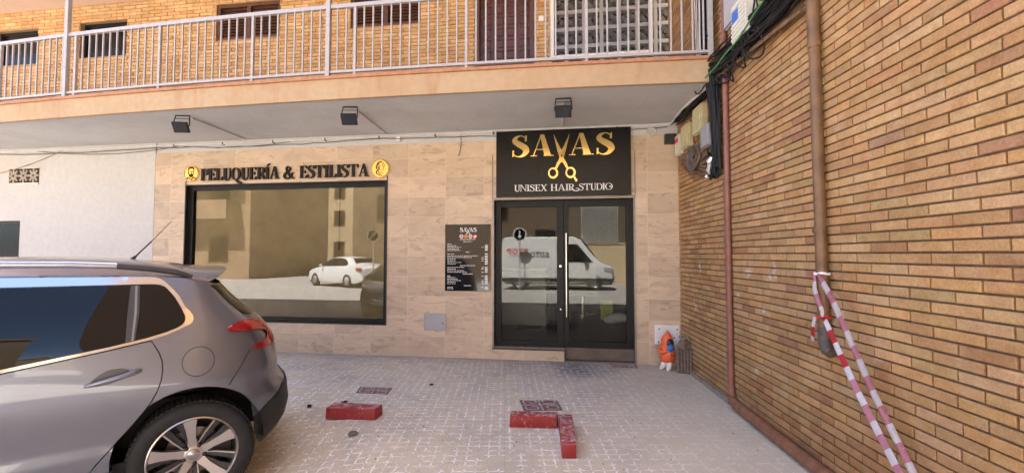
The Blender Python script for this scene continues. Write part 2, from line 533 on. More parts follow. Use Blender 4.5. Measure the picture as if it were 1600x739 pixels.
M = {}
M['brick'] = brick_mat('tan_brick', 0.55)
M['brick_up'] = brick_mat('yellow_brick', 0.0, 1.25)
M['mortar'] = plain('mortar', (0.15, 0.092, 0.056), 0.95, var=0.25, scale=20, bmp=0.3)
M['mortar_up'] = plain('mortar_yellow', (0.33, 0.205, 0.105), 0.95, var=0.2, scale=20, bmp=0.3)
M['tile'] = stone_tile_mat('stone_tiles', -1.845, 0.005, 0.565, 0.2865)
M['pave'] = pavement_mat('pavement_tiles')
M['road'] = plain('street_surface', (0.36, 0.345, 0.33), 0.9, var=0.25, scale=2.5, bmp=0.4, bscale=50)
M['white_wall'] = plaster('white_render', (0.52, 0.505, 0.49), (0.44, 0.415, 0.39), 0.9, 0.40, drips=0.12)
M['soffit'] = plaster('soffit_paint', (0.55, 0.54, 0.54), (0.42, 0.405, 0.405), 0.9, 0.75)
M['fascia'] = plaster('fascia_paint', (0.45, 0.315, 0.185), (0.37, 0.205, 0.10), 1.0, 0.5, drips=0.75)
M['trim'] = plain('terracotta_trim', (0.42, 0.19, 0.10), 0.75, var=0.2, scale=14, bmp=0.2)
M['pink'] = plaster('pink_soffit', (0.62, 0.48, 0.40), (0.52, 0.39, 0.33), 1.0, 0.5)
M['rail'] = plain('galvanised_rail', (0.43, 0.39, 0.365), 0.45, metal=0.2, var=0.1, scale=30, rvar=0.15)
M['black_frame'] = plain('black_aluminium', (0.007, 0.007, 0.0075), 0.42, var=0.2, spec=0.22)
M['grey_trim'] = plain('grey_profile', (0.20, 0.18, 0.17), 0.35, metal=0.6, var=0.1)
M['black_edge'] = plain('black_edge_profile', (0.02, 0.018, 0.016), 0.4, var=0.1)
M['panel'] = plain('sign_panel', (0.006, 0.0057, 0.0055), 0.28, spec=0.28, var=0.1, scale=3, rvar=0.04)
M['gold'] = plain('gold_mirror', (1.0, 0.72, 0.27), 0.16, metal=1.0, var=0.04, scale=6)
M['gold_rim'] = plain('gold_disc', (0.90, 0.62, 0.18), 0.25, metal=0.75, var=0.08, scale=12)
M['white_letter'] = plain('white_letter', (0.80, 0.78, 0.76), 0.5, var=0.03)
M['black_letter'] = plain('black_acrylic', (0.006, 0.005, 0.005), 0.3, var=0.1, spec=0.25)
M['glass'] = glass_mat('shop_glass', (0.93, 0.95, 0.93), 1.75)
M['door_glass'] = glass_mat('door_glass', (0.76, 0.79, 0.76), 1.55)
M['paper'] = plain('kraft_paper', (0.30, 0.235, 0.12), 0.85, var=0.18, scale=3.0, bmp=0.0)
M['brown_pipe'] = plain('brown_painted_pipe', (0.20, 0.085, 0.045), 0.5, var=0.3, scale=14, bmp=0.15)
M['rust_pipe'] = plain('ochre_drainpipe', (0.155, 0.080, 0.034), 0.5, var=0.35, scale=9, bmp=0.2)
M['red_pipe'] = plain('maroon_pipe', (0.22, 0.085, 0.06), 0.5, var=0.25, scale=14)
M['beige_box'] = plain('beige_box', (0.47, 0.42, 0.25), 0.55, var=0.15, scale=12)
M['grey_box'] = plain('grey_box', (0.27, 0.26, 0.27), 0.5, var=0.12, scale=12)
M['pale_box'] = plain('pale_box', (0.62, 0.59, 0.50), 0.5, var=0.1, scale=14)
M['cable'] = plain('black_cable', (0.010, 0.010, 0.012), 0.5, var=0.2, spec=0.3)
M['cable_w'] = plain('pale_cable', (0.55, 0.50, 0.45), 0.6, var=0.15)
M['cable_g'] = plain('grey_cable', (0.10, 0.09, 0.085), 0.6, var=0.2)
M['cable_br'] = plain('brown_cable', (0.20, 0.12, 0.075), 0.6, var=0.2)
M['green'] = plain('green_cable', (0.05, 0.22, 0.07), 0.5, var=0.1)
M['blue'] = plain('blue_sticker', (0.06, 0.14, 0.48), 0.5, var=0.1)
M['red_plastic'] = plain('red_plastic', (0.55, 0.05, 0.05), 0.5, var=0.1)
M['silver_tape'] = plain('silver_tape', (0.75, 0.75, 0.78), 0.25, metal=0.7, var=0.1)
M['red_block'] = None
M['white_plastic'] = plain('white_plastic', (0.72, 0.70, 0.68), 0.45, var=0.06)
M['grey_metal'] = plain('grey_meter_door', (0.36, 0.345, 0.345), 0.5, var=0.08, scale=6)
M['wood_door'] = plain('brown_wood', (0.085, 0.030, 0.026), 0.45, var=0.3, scale=8)
M['wood_dark'] = plain('brown_shutter', (0.10, 0.042, 0.026), 0.5, var=0.3, scale=10)
M['void'] = plain('dark_room', (0.03, 0.027, 0.024), 0.9, var=0.0)
M['room_glass'] = plain('dark_window_glass', (0.008, 0.008, 0.008), 0.12, var=0.0, spec=0.2)
M['lattice'] = plaster('lattice_concrete', (0.60, 0.57, 0.52), (0.5, 0.46, 0.42), 1.5, 0.4)
M['white_metal'] = plain('white_metal', (0.74, 0.72, 0.69), 0.45, var=0.05)
M['lamp_black'] = plain('lamp_black', (0.010, 0.010, 0.011), 0.5, var=0.2, spec=0.25)
M['lamp_glass'] = plain('lamp_glass', (0.03, 0.03, 0.035), 0.15, var=0.0, spec=0.3)
M['steel'] = plain('brushed_steel', (0.62, 0.60, 0.57), 0.22, metal=1.0, var=0.05)
M['rock'] = plain('grey_rock', (0.13, 0.115, 0.09), 0.95, var=0.35, scale=30, bmp=0.5)
M['dark_bit'] = plain('dark_debris', (0.035, 0.03, 0.03), 0.9, var=0.3, scale=40)

def red_block_mat():
    m, nt, b = new_mat('chipped_red_paint')
    p = obj_pos(nt)
    g = N(nt, 'ShaderNodeNewGeometry')
    sp = N(nt, 'ShaderNodeSeparateXYZ'); nt.links.new(g.outputs['Normal'], sp.inputs[0])
    upf = mathn(nt, 'MULTIPLY', mathn(nt, 'GREATER_THAN', sp.outputs[2], 0.6), 0.09)
    red = mixc(nt, ramp(nt, noise(nt, p, 8, 6, 0.65), [(0.35, 0.0), (0.7, 1.0)]), (0.30, 0.018, 0.020), (0.22, 0.016, 0.018))
    scuff = noise(nt, p, 22, 7, 0.75, 0.6)
    k = ramp(nt, mathn(nt, 'ADD', scuff, upf), [(0.56, 0.0), (0.66, 0.85)])
    big = ramp(nt, mathn(nt, 'ADD', noise(nt, p, 3.2, 4), upf), [(0.47, 0.0), (0.62, 1.0)])
    c = mixc(nt, mathn(nt, 'MULTIPLY', k, big), red, (0.50, 0.36, 0.35))
    nt.links.new(c, b.inputs['Base Color'])
    b.inputs['Roughness'].default_value = 0.55
    bump(nt, b, noise(nt, p, 30, 5), 0.4, 0.006)
    return m
M['red_block'] = red_block_mat()

def worn_red_tile_mat():
    m, nt, b = new_mat('worn_red_tile')
    p = geo_pos(nt)
    c = mixc(nt, ramp(nt, noise(nt, p, 16, 6, 0.7), [(0.35, 0.0), (0.7, 1.0)]), (0.145, 0.068, 0.066), (0.25, 0.145, 0.135))
    nt.links.new(c, b.inputs['Base Color'])
    b.inputs['Roughness'].default_value = 0.8
    bump(nt, b, noise(nt, p, 50, 4), 0.4, 0.004)
    return m
M['red_tile'] = worn_red_tile_mat()

# ------------------------------------------------------------------ key positions
D = 6.164                                   # plane of the tiled shop front
K = Vector((1.386, D, 0))                   # inner corner with the brick side wall
A_W = R(-4.565)
WD = Vector((-math.sin(A_W), -math.cos(A_W), 0))     # along the side wall, towards the street
WO = Vector((-math.cos(A_W), math.sin(A_W), 0))      # out of the side wall, into the yard
def wp(s, z, off=0.0):
    return K + WD * s + WO * off + Vector((0, 0, z))

CAR_TH = R(45)
CAR_O = Vector((-2.31, 2.45, -0.08))
def ground_z(x, y):
    q = (x - CAR_O.x) * math.cos(CAR_TH) + (y - CAR_O.y) * math.sin(CAR_TH)
    t = min(max((1.15 - q) / 0.9, 0), 1)
    return -0.10 * t * t * (3 - 2 * t)

# ------------------------------------------------------------------ ground
def grid_sheet(name, xs, ys, zf, mat):
    bm = bmesh.new()
    vs = [[bm.verts.new((x, y, zf(x, y))) for x in xs] for y in ys]
    for j in range(len(ys) - 1):
        for i in range(len(xs) - 1):
            bm.faces.new((vs[j][i], vs[j][i + 1], vs[j + 1][i + 1], vs[j + 1][i]))
    return obj_from_bm(name, bm, mat, smooth='all')
fr = lambda a, b, n: [a + (b - a) * i / n for i in range(n + 1)]
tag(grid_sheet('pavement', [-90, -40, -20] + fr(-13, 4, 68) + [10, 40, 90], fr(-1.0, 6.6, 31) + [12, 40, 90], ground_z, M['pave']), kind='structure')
tag(grid_sheet('road', [-90, -40, -20] + fr(-13, 4, 34) + [10, 40, 90], [-90, -40, -20, -10, -6] + fr(-3, -1.0, 8), ground_z, M['road']), kind='structure')

# ------------------------------------------------------------------ brick walls
def brick_field(bm, tone, fn, u0, u1, z0, z1, bw, bh, jt, palette, seed, holes=(), proud=0.012, shape=1.0):
    """one mesh of single bricks: fn(u, z, off) -> 3D. Each brick gets its own colour and small error."""
    rg = random.Random(seed)
    row = 0
    z = z0
    def add(a, b, za, zb):
        if b - a < 0.012 or zb - za < 0.012: return
        col = list(rg.choice(palette))
        k = rg.uniform(0.91, 1.09)
        col = [min(c * k * rg.uniform(0.97, 1.03), 1) for c in col]
        o = proud + rg.uniform(-0.0016, 0.0016)
        ch = 0.0032
        j = lambda: rg.uniform(-0.0012, 0.0012)
        a += j(); b += j(); za += j() * 0.6; zb += j() * 0.6
        back = [bm.verts.new(fn(u, w, 0.0)) for u, w in ((a, za), (b, za), (b, zb), (a, zb))]
        mid = [bm.verts.new(fn(u, w, o - ch)) for u, w in ((a, za), (b, za), (b, zb), (a, zb))]
        fro = [bm.verts.new(fn(u, w, o + j())) for u, w in ((a + ch, za + ch), (b - ch, za + ch), (b - ch, zb - ch), (a + ch, zb - ch))]
        fs = [bm.faces.new(fro)]
        for q in range(4):
            r2 = (q + 1) % 4
            fs.append(bm.faces.new((mid[q], mid[r2], fro[r2], fro[q])))
            fs.append(bm.faces.new((back[q], back[r2], mid[r2], mid[q])))
        for f in fs:
            for l in f.loops:
                l[tone] = (*col, 1)
    while z < z1 - 0.01:
        zt = min(z + bh - jt, z1)
        u = u0 - (bw * 0.5 if row % 2 else 0) - rg.uniform(0, 0.02)
        while u < u1:
            a, b = max(u, u0), min(u + bw - jt, u1)
            segs = [(a, b)]
            for (h0, h1, g0, g1) in holes:
                if zt > g0 + 0.004 and z < g1 - 0.004:
                    ns = []
                    for (s, t) in segs:
                        if t <= h0 or s >= h1: ns.append((s, t))
                        else:
                            if s < h0: ns.append((s, h0))
                            if t > h1: ns.append((h1, t))
                    segs = ns
            for s, t in segs: add(s, t, z, zt)
            u += bw
        z += bh
        row += 1

TAN = [(0.446, 0.266, 0.116)] * 6 + [(0.495, 0.302, 0.138)] * 5 + [(0.407, 0.230, 0.097)] * 4 + [(0.466, 0.271, 0.108)] * 4 + [(0.369, 0.194, 0.086)] * 2 + [(0.339, 0.176, 0.094)] + [(0.475, 0.298, 0.150)] * 3 + [(0.398, 0.257, 0.108)] * 2
YEL = [(0.623, 0.405, 0.191)] * 5 + [(0.571, 0.367, 0.168)] * 3 + [(0.664, 0.454, 0.233)] * 3 + [(0.540, 0.324, 0.143)] * 2

side_building = empty('brick_building', (1.6, 3.0, 0))
tag(side_building, 'tan brick building whose side wall closes the yard', 'building')
def child_world(o, root):
    """keep world placement when the parent is translated / rotated"""
    bpy.context.view_layer.update()
    o.parent = root
    o.matrix_parent_inverse = root.matrix_world.inverted()
    return o
S_END = 10.6
bm = bmesh.new()
tone = bm.loops.layers.float_color.new('tone')
brick_field(bm, tone, lambda u, z, o: wp(u, z, o - 0.018), -0.42, 8.0, 0.02, 5.9, 0.2485, 0.0582, 0.0100, TAN, 3, proud=0.018)
child_world(obj_from_bm('brick_facing', bm, M['brick'], None), side_building)
mb = MB()
mb.quad([wp(-0.6, 0, -0.0165), wp(S_END, 0, -0.0165), wp(S_END, 5.9, -0.0165), wp(-0.6, 5.9, -0.0165)])
child_world(mb.build('mortar', M['mortar']), side_building)
mb = MB()
fnw = lambda s, z, o: wp(s, z, o)
def wbox(mb, s0, s1, z0, z1, o0, o1):
    mb.prism([(s0, z0), (s1, z0), (s1, z1), (s0, z1)], fnw, o0, o1)
wbox(mb, -0.6, S_END, -0.2, 13.6, -9.0, -0.022)
wbox(mb, -0.6, S_END, 5.902, 13.6, -0.022, 0.002)
wbox(mb, 8.002, S_END, -0.2, 5.902, -0.022, 0.002)
child_world(mb.build('wall', M['mortar']), side_building)

# ------------------------------------------------------------------ salon building
salon = empty('salon_building', (-3, D, 0))
tag(salon, 'apartment building with a tiled hair salon front below its balcony', 'building')
def part(mb, name, mats, parent=salon, smooth=False, label=None):
    o = mb.build(name, mats, None, smooth)
    child_world(o, parent)
    if label: o['label'] = label
    return o
XL, XT = -16.0, -6.655                      # left end of building, left edge of the tiles
WX0, WX1, WZ0, WZ1 = -6.09, -2.738, 0.445, 2.552
DX0, DX1, DZ1 = -1.150, 0.812, 2.252
TT, TB = 3.09, 0.0                          # top of the tiles
DB = D + 0.022                              # wall behind the tiles
# tile cladding round the openings, one skin with reveals
mb = MB()
def xz(x, z, d): return Vector((x, d, z))
cells_x = [XT, WX0, WX1, DX0, DX1, K.x + 0.03]
def tbox(x0, x1, z0, z1, y1=DB + 0.2):
    mb.box(x0, x1, D, y1, z0, z1)
tbox(XT, WX0, -0.1, TT)
tbox(WX0, WX1, -0.1, WZ0)
tbox(WX0, WX1, WZ1, TT)
tbox(WX1, DX0, -0.1, TT)
tbox(DX0, DX1, DZ1 + 0.0, TT)
tbox(DX1, K.x + 0.10, -0.1, TT)
tbox(DX0, -0.141, -0.1, 0.160)
part(mb, 'tile_cladding', M['tile'])
# white rendered wall left of the tiles and the strip above them
SWX0, SWX1, SWZ0, SWZ1 = -10.4, -9.21, 1.25, 2.03
mb = MB()
mb.box(XL, SWX0, D - 0.004, DB + 0.2, -0.1, 3.3)
mb.box(SWX0, SWX1, D - 0.004, DB + 0.2, -0.1, SWZ0)
mb.box(SWX0, SWX1, D - 0.004, DB + 0.2, SWZ1, 3.3)
mb.box(SWX1, XT - 0.001, D - 0.004, DB + 0.2, -0.1, 3.3)
mb.box(XT, K.x + 0.10, D + 0.012, DB + 0.2, TT + 0.001, 3.3)
part(mb, 'wall', M['white_wall'])
# small dark side window
mb = MB()
mb.box(SWX0, SWX1, D + 0.08, D + 0.10, SWZ0, SWZ1)
w = part(mb, 'window', M['room_glass'])
mb = MB()
for a, b_, c, d_ in ((SWX0, SWX1, SWZ1 - 0.05, SWZ1), (SWX0, SWX1, SWZ0, SWZ0 + 0.05), (SWX1 - 0.05, SWX1, SWZ0 + 0.05, SWZ1 - 0.05), (SWX0, SWX0 + 0.05, SWZ0 + 0.05, SWZ1 - 0.05)):
    mb.box(a, b_, D + 0.05, D + 0.09, c, d_)
part(mb, 'frame', M['black_frame'], w)

# balcony slab with its gently bowed edge
def ye(x): return 4.65 + 0.006 * (x + 1.9) ** 2
XS = fr(XL, 1.49, 40)
ZS, ZF = 3.25, 3.47
def slab(name, z0, z1, yf, yb, mat, xs=XS):
    bm = bmesh.new()
    rows = []
    for x in xs:
        yk = yb(x) if callable(yb) else yb
        rows.append([bm.verts.new(p) for p in ((x, yf(x), z0), (x, yf(x), z1), (x, yk, z1), (x, yk, z0))])
    for a, b_ in zip(rows, rows[1:]):
        for i in range(4):
            bm.faces.new((a[i], b_[i], b_[(i + 1) % 4], a[(i + 1) % 4]))
    bm.faces.new(rows[0]); bm.faces.new(rows[-1][::-1])
    o = obj_from_bm(name, bm, mat)
    return child_world(o, salon)
slab('balcony_soffit', ZS, ZS + 0.10, lambda x: ye(x) + 0.05, D + 0.3, M['soffit'])
slab('balcony_fascia', ZS - 0.012, ZF, ye, lambda x: ye(x) + 0.048, M['fascia'])
slab('balcony_floor', ZF - 0.08, ZF + 0.012, lambda x: ye(x) + 0.06, 6.75, M['trim'])
slab('balcony_trim', ZF + 0.002, ZF + 0.034, lambda x: ye(x) - 0.022, lambda x: ye(x) + 0.058, M['trim'])
slab('upper_balcony', 5.86, 6.06, lambda x: ye(x) - 0.02, 6.75, M['pink'])
YU = 6.50
mb = MB()
# upper storeys and hidden mass of the block
mb.box(XL, 1.9, YU + 0.14, 16, 6.0, 13.6)
mb.box(XL, 1.9, 15.5, 16, -0.2, 6.0)
mb.box(XL - 0.3, XL, D + 0.2, 16, -0.2, 13.6)
mb.box(1.62, 1.9, D + 0.30, 16, -0.2, 13.6)
mb.box(XL, 1.9, 11.4, 15.5, -0.2, 6.0)
mb.box(XL, 1.9, 6.75, 11.4, 3.30, 3.46)
mb.box(XL, 1.9, YU - 0.05, YU + 0.138, 6.06, 13.6)
part(mb, 'upper_block', M['pink'])

# upper brick wall with its openings
UPW = [(-10.45, -9.52, 4.88, 5.52), (-8.64, -7.68, 4.92, 5.55), (-5.95, -4.78, 5.045, 5.66), (-3.54, -2.37, 5.085, 5.70)]
UDR = (-1.50, -0.58, ZF, 5.60)
ULT = (-0.36, 1.44, ZF + 0.3, 5.80)
holes = UPW + [UDR, ULT]
bm = bmesh.new()
tone = bm.loops.layers.float_color.new('tone')
brick_field(bm, tone, lambda u, z, o: Vector((u, YU - o + 0.012, z)), XL, 1.50, ZF + 0.014, 5.858, 0.250, 0.0590, 0.0095, YEL, 11, holes)
child_world(obj_from_bm('upper_wall', bm, M['brick_up']), salon)
mb = MB()
xs_ = sorted({XL, 1.60} | {h[0] for h in holes} | {h[1] for h in holes})
for a, b_ in zip(xs_, xs_[1:]):
    m_ = (a + b_) / 2
    gaps = sorted((h[2], h[3]) for h in holes if h[0] < m_ < h[1])
    z = ZF + 0.014
    for g0, g1 in gaps:
        if g0 > z: mb.box(a, b_, YU + 0.0125, YU + 0.14, z, g0)
        z = g1
    if z < 5.858: mb.box(a, b_, YU + 0.0125, YU + 0.14, z, 5.858)
part(mb, 'upper_mortar', M['mortar_up'])
mb = MB()
mb.box(XL, 1.6, YU + 0.75, YU + 0.80, ZF + 0.014, 5.85)
part(mb, 'room_backing', M['void'])
# shuttered and plain upper windows
for i, (x0, x1, z0, z1) in enumerate(UPW):
    mb = MB()
    t = 0.05
    for q in ((x0, x1, z1 - t, z1), (x0, x1, z0, z0 + t), (x0, x0 + t, z0 + t, z1 - t), (x1 - t, x1, z0 + t, z1 - t)):
        mb.box(q[0], q[1], YU + 0.03 + 0.05 * (i < 2), YU + 0.13, q[2], q[3], 0.004)
    if i >= 2:
        xm = (x0 + x1) / 2
        mb.box(xm - 0.035, xm + 0.035, YU + 0.028, YU + 0.12, z0 + t, z1 - t, 0.004)
    w = part(mb, 'window', M['wood_dark'] if i >= 2 else M['black_frame'], label='brown louvred window' if i >= 2 else 'dark open window')
    if i >= 2:
        for (a, b_) in ((x0 + t, xm - 0.035), (xm + 0.035, x1 - t)):
            mb = MB()
            n = 10
            for k in range(n):
                zc = z0 + t + (k + 0.5) * (z1 - z0 - 2 * t) / n
                Mx = Matrix.Translation((0, YU + 0.075, zc)) @ Matrix.Rotation(R(-24), 4, 'X')
                mb.box(a, b_, -0.016, 0.016, -0.004, 0.004, M=Mx)
            part(mb, 'louvre', M['wood_dark'], w)
    else:
        mb = MB()
        mb.box(x0 + t, x1 - t, YU + 0.10, YU + 0.105, z0 + t, z1 - t)
        part(mb, 'pane', M['room_glass'], w)
# brown panelled balcony door
x0, x1, z0, z1 = UDR
mb = MB()
mb.box(x0 + 0.07, x1 - 0.07, YU + 0.085, YU + 0.13, z0 + 0.02, z1 - 0.06)
cw = (x1 - x0 - 0.14) / 4
for i in range(4):
    for k in range(11):
        zz = z0 + 0.10 + k * 0.178
        xx = x0 + 0.07 + cw * i
        # raised frame and sunken field
        mb.box(xx + 0.035, xx + cw - 0.035, YU + 0.066, YU + 0.084, zz, zz + 0.11, 0.006)
        mb.box(xx + 0.028, xx + cw - 0.028, YU + 0.058, YU + 0.086, zz + 0.112, zz + 0.130, 0.003)
dr = part(mb, 'door', M['wood_door'])
mb = MB()
mb.box(x0, x0 + 0.068, YU + 0.01, YU + 0.13, z0, z1, 0.004)
mb.box(x1 - 0.068, x1, YU + 0.01, YU + 0.13, z0, z1, 0.004)
part(mb, 'frame', M['wood_dark'], dr)
mb = MB()
mb.sphere((x0 + 0.46, YU + 0.045, 4.57), 0.024)
part(mb, 'handle', M['wood_dark'], dr, True)
# breeze-block screen
mb = MB()
lx0, lx1, lz0, lz1 = ULT
nx, nz = 7, 8
cwx, cwz = (lx1 - lx0) / nx, 0.262
f_l = lambda a, b_, d: Vector((a, d, b_))
def arcpts(cx, cz, r, a0, a1, n=7):
    return [(cx + r * math.cos(a0 + (a1 - a0) * i / n), cz + r * math.sin(a0 + (a1 - a0) * i / n)) for i in range(n + 1)]
for i in range(nx):
    for k in range(nz):
        ax, az = lx0 + i * cwx, lz0 + k * cwz
        bx, bz = ax + cwx, az + cwz
        if bz > lz1 + 0.02: continue
        t = 0.027
        y0, y1 = YU + 0.02, YU + 0.12
        mb.box(ax, bx, y0, y1, az, az + t); mb.box(ax, bx, y0, y1, bz - t, bz)
        mb.box(ax, ax + t, y0 + 0.001, y1, az + t, bz - t); mb.box(bx - t, bx, y0 + 0.001, y1, az + t, bz - t)
        r = cwx / 2 - t * 0.4
        for (cx, cz, a) in ((ax + t * .5, az + t * .5, 0), (bx - t * .5, az + t * .5, 90), (bx - t * .5, bz - t * .5, 180), (ax + t * .5, bz - t * .5, 270)):
            mb.strip(arcpts(cx, cz, r - 0.013, R(a), R(a + 90)), arcpts(cx, cz, r + 0.013, R(a), R(a + 90)), f_l, y0 + 0.006, y1)
part(mb, 'breeze_block_screen', M['lattice'])
mb = MB(); mb.box(lx0, lx1, YU + 0.30, YU + 0.32, lz0, lz1)
part(mb, 'screen_room_wall', plain('screen_room', (0.26, 0.23, 0.20), 0.9, var=0.2))
mb = MB()
g0, g1 = -0.335, 1.13
for q in ((g0, g0 + 0.05, 4.345, 5.84), (g1 - 0.05, g1, 4.345, 5.84), (g0 + 0.05, g1 - 0.05, 4.345, 4.40)):
    mb.box(q[0], q[1], YU - 0.06, YU - 0.005, q[2], q[3], 0.004)
g = part(mb, 'screen_window', M['white_metal'])
mb = MB()
mb.box(g0 + 0.05, g1 - 0.05, YU - 0.034, YU - 0.030, 4.40, 5.84)
mm = glass_mat('screen_glass', (0.88, 0.88, 0.89), 1.15)
part(mb, 'pane', mm, g)
mb = MB()
mb.box(lx0, lx1, YU - 0.02, YU + 0.12, ZF + 0.014, ULT[2] - 0.001)
part(mb, 'screen_base', M['lattice'])
mb = MB()
mb.box(-0.515, -0.44, YU - 0.035, YU - 0.002, 4.945, 5.03, 0.006)
tag(mb.build('doorbell_box', M['white_plastic']), 'small white doorbell box on the brick beside the brown balcony door', 'doorbell')

# ------------------------------------------------------------------ balcony railing
railing = empty('balcony_railing', (-4, 4.7, ZF))
tag(railing, 'pale metal railing of upright bars along the balcony edge', 'railing')
def rpart(mb, name, mat, smooth=True):
    return child_world(mb.build(name, mat, None, smooth), railing)
RX0, RX1 = -9.6, 1.42
yr = lambda x: ye(x) + 0.035
ZRT, ZRB = 4.335, 3.565
for nm, zz, hh in (('top_rail', ZRT, 0.022), ('bottom_rail', ZRB, 0.014)):
    bm = bmesh.new()
    rows = []
    for x in fr(RX0 - 3, RX1, 48):
        y = yr(x)
        rows.append([bm.verts.new(p) for p in ((x, y - 0.02, zz - hh), (x, y + 0.02, zz - hh), (x, y + 0.02, zz + hh), (x, y - 0.02, zz + hh))])
    for a, b_ in zip(rows, rows[1:]):
        for i in range(4): bm.faces.new((a[i], b_[i], b_[(i + 1) % 4], a[(i + 1) % 4]))
    bm.faces.new(rows[0]); bm.faces.new(rows[-1][::-1])
    child_world(obj_from_bm(nm, bm, M['rail']), railing)
def bar_bm(w, z0, z1):
    return MB().box(-w, w, -w, w, z0, z1, 0.003)
bal0 = post0 = col0 = None
k = 0
x = -2.49 + 0.1095 * 35
x = -2.49
idx = [i for i in range(-64, 36)]
for i in idx:
    xx = -2.49 + 0.1095 * i
    if xx < RX0 or xx > RX1 - 0.03: continue
    if abs(xx + 2.82) < 0.04 or abs(xx + 6.58) < 0.04: continue
    thick = (i % 12 == 0)
    if thick:
        if post0 is None:
            post0 = child_world(bar_bm(0.016, ZF + 0.03, ZRT - 0.02).build('post', M['rail']), railing); o = post0
        else:
            o = post0.copy(); COL.objects.link(o)
    else:
        if bal0 is None:
            bal0 = child_world(bar_bm(0.0085, ZRB + 0.01, ZRT - 0.02).build('baluster', M['rail']), railing); o = bal0
        else:
            o = bal0.copy(); COL.objects.link(o)
    o.location = (xx, yr(xx), 0)
for xx in (-6.57, -2.815, 1.405):
    if col0 is None:
        col0 = child_world(MB().box(-0.025, 0.025, -0.025, 0.025, ZF + 0.02, 5.86, 0.004).build('column', M['rail']), railing); o = col0
    else:
        o = col0.copy(); COL.objects.link(o)
    o.location = (xx, yr(xx) - 0.012, 0)

# ------------------------------------------------------------------ shop window and shop door (parts of the building)
mb = MB()
fy0, fy1 = D + 0.055, D + 0.13
t = 0.075
for q in ((WX0, WX1, WZ1 - t, WZ1), (WX0, WX1, WZ0, WZ0 + 0.065), (WX0, WX0 + 0.085, WZ0 + 0.065, WZ1 - t), (WX1 - 0.065, WX1, WZ0 + 0.065, WZ1 - t)):
    mb.box(q[0], q[1], fy0, fy1, q[2], q[3], 0.004)
shopwin = part(mb, 'shop_window', M['black_frame'])
mb = MB()
gx0, gx1, gz0, gz1 = WX0 + 0.085, WX1 - 0.065, WZ0 + 0.065, WZ1 - t
mb.quad([(gx0, fy0 + 0.03, gz0), (gx1, fy0 + 0.03, gz0), (gx1, fy0 + 0.03, gz1), (gx0, fy0 + 0.03, gz1)])
part(mb, 'pane', M['glass'], shopwin)
# creased protective paper behind the pane
bm = bmesh.new()
nx_, nz_ = 90, 60
rp = random.Random(4)
cre = [(rp.uniform(gx0, gx1), rp.uniform(gz0, gz1), rp.uniform(-1.2, 1.2), rp.uniform(0.15, 0.9), rp.uniform(-0.006, 0.006)) for _ in range(26)]
def paper_y(x, z):
    y = 0.004 * math.sin(x * 2.1 + z) + 0.003 * math.sin(z * 3.7 - x * 1.3)
    for (cx, cz, a, ln, amp) in cre:
        u = (x - cx) * math.cos(a) + (z - cz) * math.sin(a); v = -(x - cx) * math.sin(a) + (z - cz) * math.cos(a)
        w_ = math.exp(-(v / ln) ** 2)
        y += amp * w_ * (1 / (1 + (u / 0.05) ** 2))
    return y
vs = [[bm.verts.new((gx0 - 0.01 + (gx1 - gx0 + 0.02) * i / nx_, 0, gz0 - 0.01 + (gz1 - gz0 + 0.02) * j / nz_)) for i in range(nx_ + 1)] for j in range(nz_ + 1)]
for r_ in vs:
    for v in r_: v.co.y = fy0 + 0.058 + paper_y(v.co.x, v.co.z)
for j in range(nz_):
    for i in range(nx_):
        bm.faces.new((vs[j][i], vs[j][i + 1], vs[j + 1][i + 1], vs[j + 1][i]))
child_world(obj_from_bm('paper_sheet', bm, M['paper'], None, 'all'), shopwin)
mb = MB()
xs2 = -3.535
mb.box(xs2 - 0.008, xs2 + 0.008, fy0 + 0.034, fy0 + 0.040, gz0 + 1.02, gz1)
part(mb, 'seam_tape', M['black_edge'], shopwin)
# thin black edge profile that runs up past the frame's corners
mb = MB()
mb.box(WX0 - 0.012, WX0 + 0.004, D - 0.006, D + 0.05, WZ0 - 0.012, WZ1 + 0.07)
mb.box(WX1 - 0.004, WX1 + 0.012, D - 0.006, D + 0.05, WZ0 - 0.012, WZ1 + 0.07)
mb.box(WX0 + 0.004, WX1 - 0.004, D - 0.006, D + 0.05, WZ0 - 0.012, WZ0 + 0.003)
mb.box(WX0 + 0.004, WX1 - 0.004, D - 0.006, D + 0.05, WZ1 - 0.003, WZ1 + 0.010)
part(mb, 'edge_profile', M['black_edge'], shopwin)

# door set
doorset = empty('shop_door', (-0.2, D + 0.12, 0.16))
child_world(doorset, salon)
yd0, yd1 = D + 0.085, D + 0.15
fb = 0.165
def dpart(mb, name, mat, smooth=False):
    return child_world(mb.build(name, mat, None, smooth), doorset)
# in the frame plane everything is a little wider because it stands further back
mb = MB()
for q in ((DX0 + 0.02, DX0 + 0.105, fb, DZ1 - 0.02), (-0.25, -0.155, fb, DZ1 - 0.02), (DX0 + 0.105, -0.25, DZ1 - 0.115, DZ1 - 0.02), (DX0 + 0.105, -0.25, fb, fb + 0.085)):
    mb.box(q[0], q[1], yd0, yd1, q[2], q[3], 0.004)
dpart(mb, 'fixed_frame', M['black_frame'])
mb = MB()
for q in ((-0.153, -0.085, fb + 0.008, DZ1 - 0.022), (0.70, 0.795, fb + 0.008, DZ1 - 0.022), (-0.085, 0.70, DZ1 - 0.115, DZ1 - 0.022), (-0.085, 0.70, fb + 0.008, fb + 0.09)):
    mb.box(q[0], q[1], yd0 + 0.004, yd1, q[2], q[3], 0.004)
leaf = dpart(mb, 'door_leaf', M['black_frame'])
mb = MB()
mb.quad([(DX0 + 0.105, yd0 + 0.03, fb + 0.085), (-0.25, yd0 + 0.03, fb + 0.085), (-0.25, yd0 + 0.03, DZ1 - 0.115), (DX0 + 0.105, yd0 + 0.03, DZ1 - 0.115)])
dpart(mb, 'fixed_pane', M['door_glass'])
mb = MB()
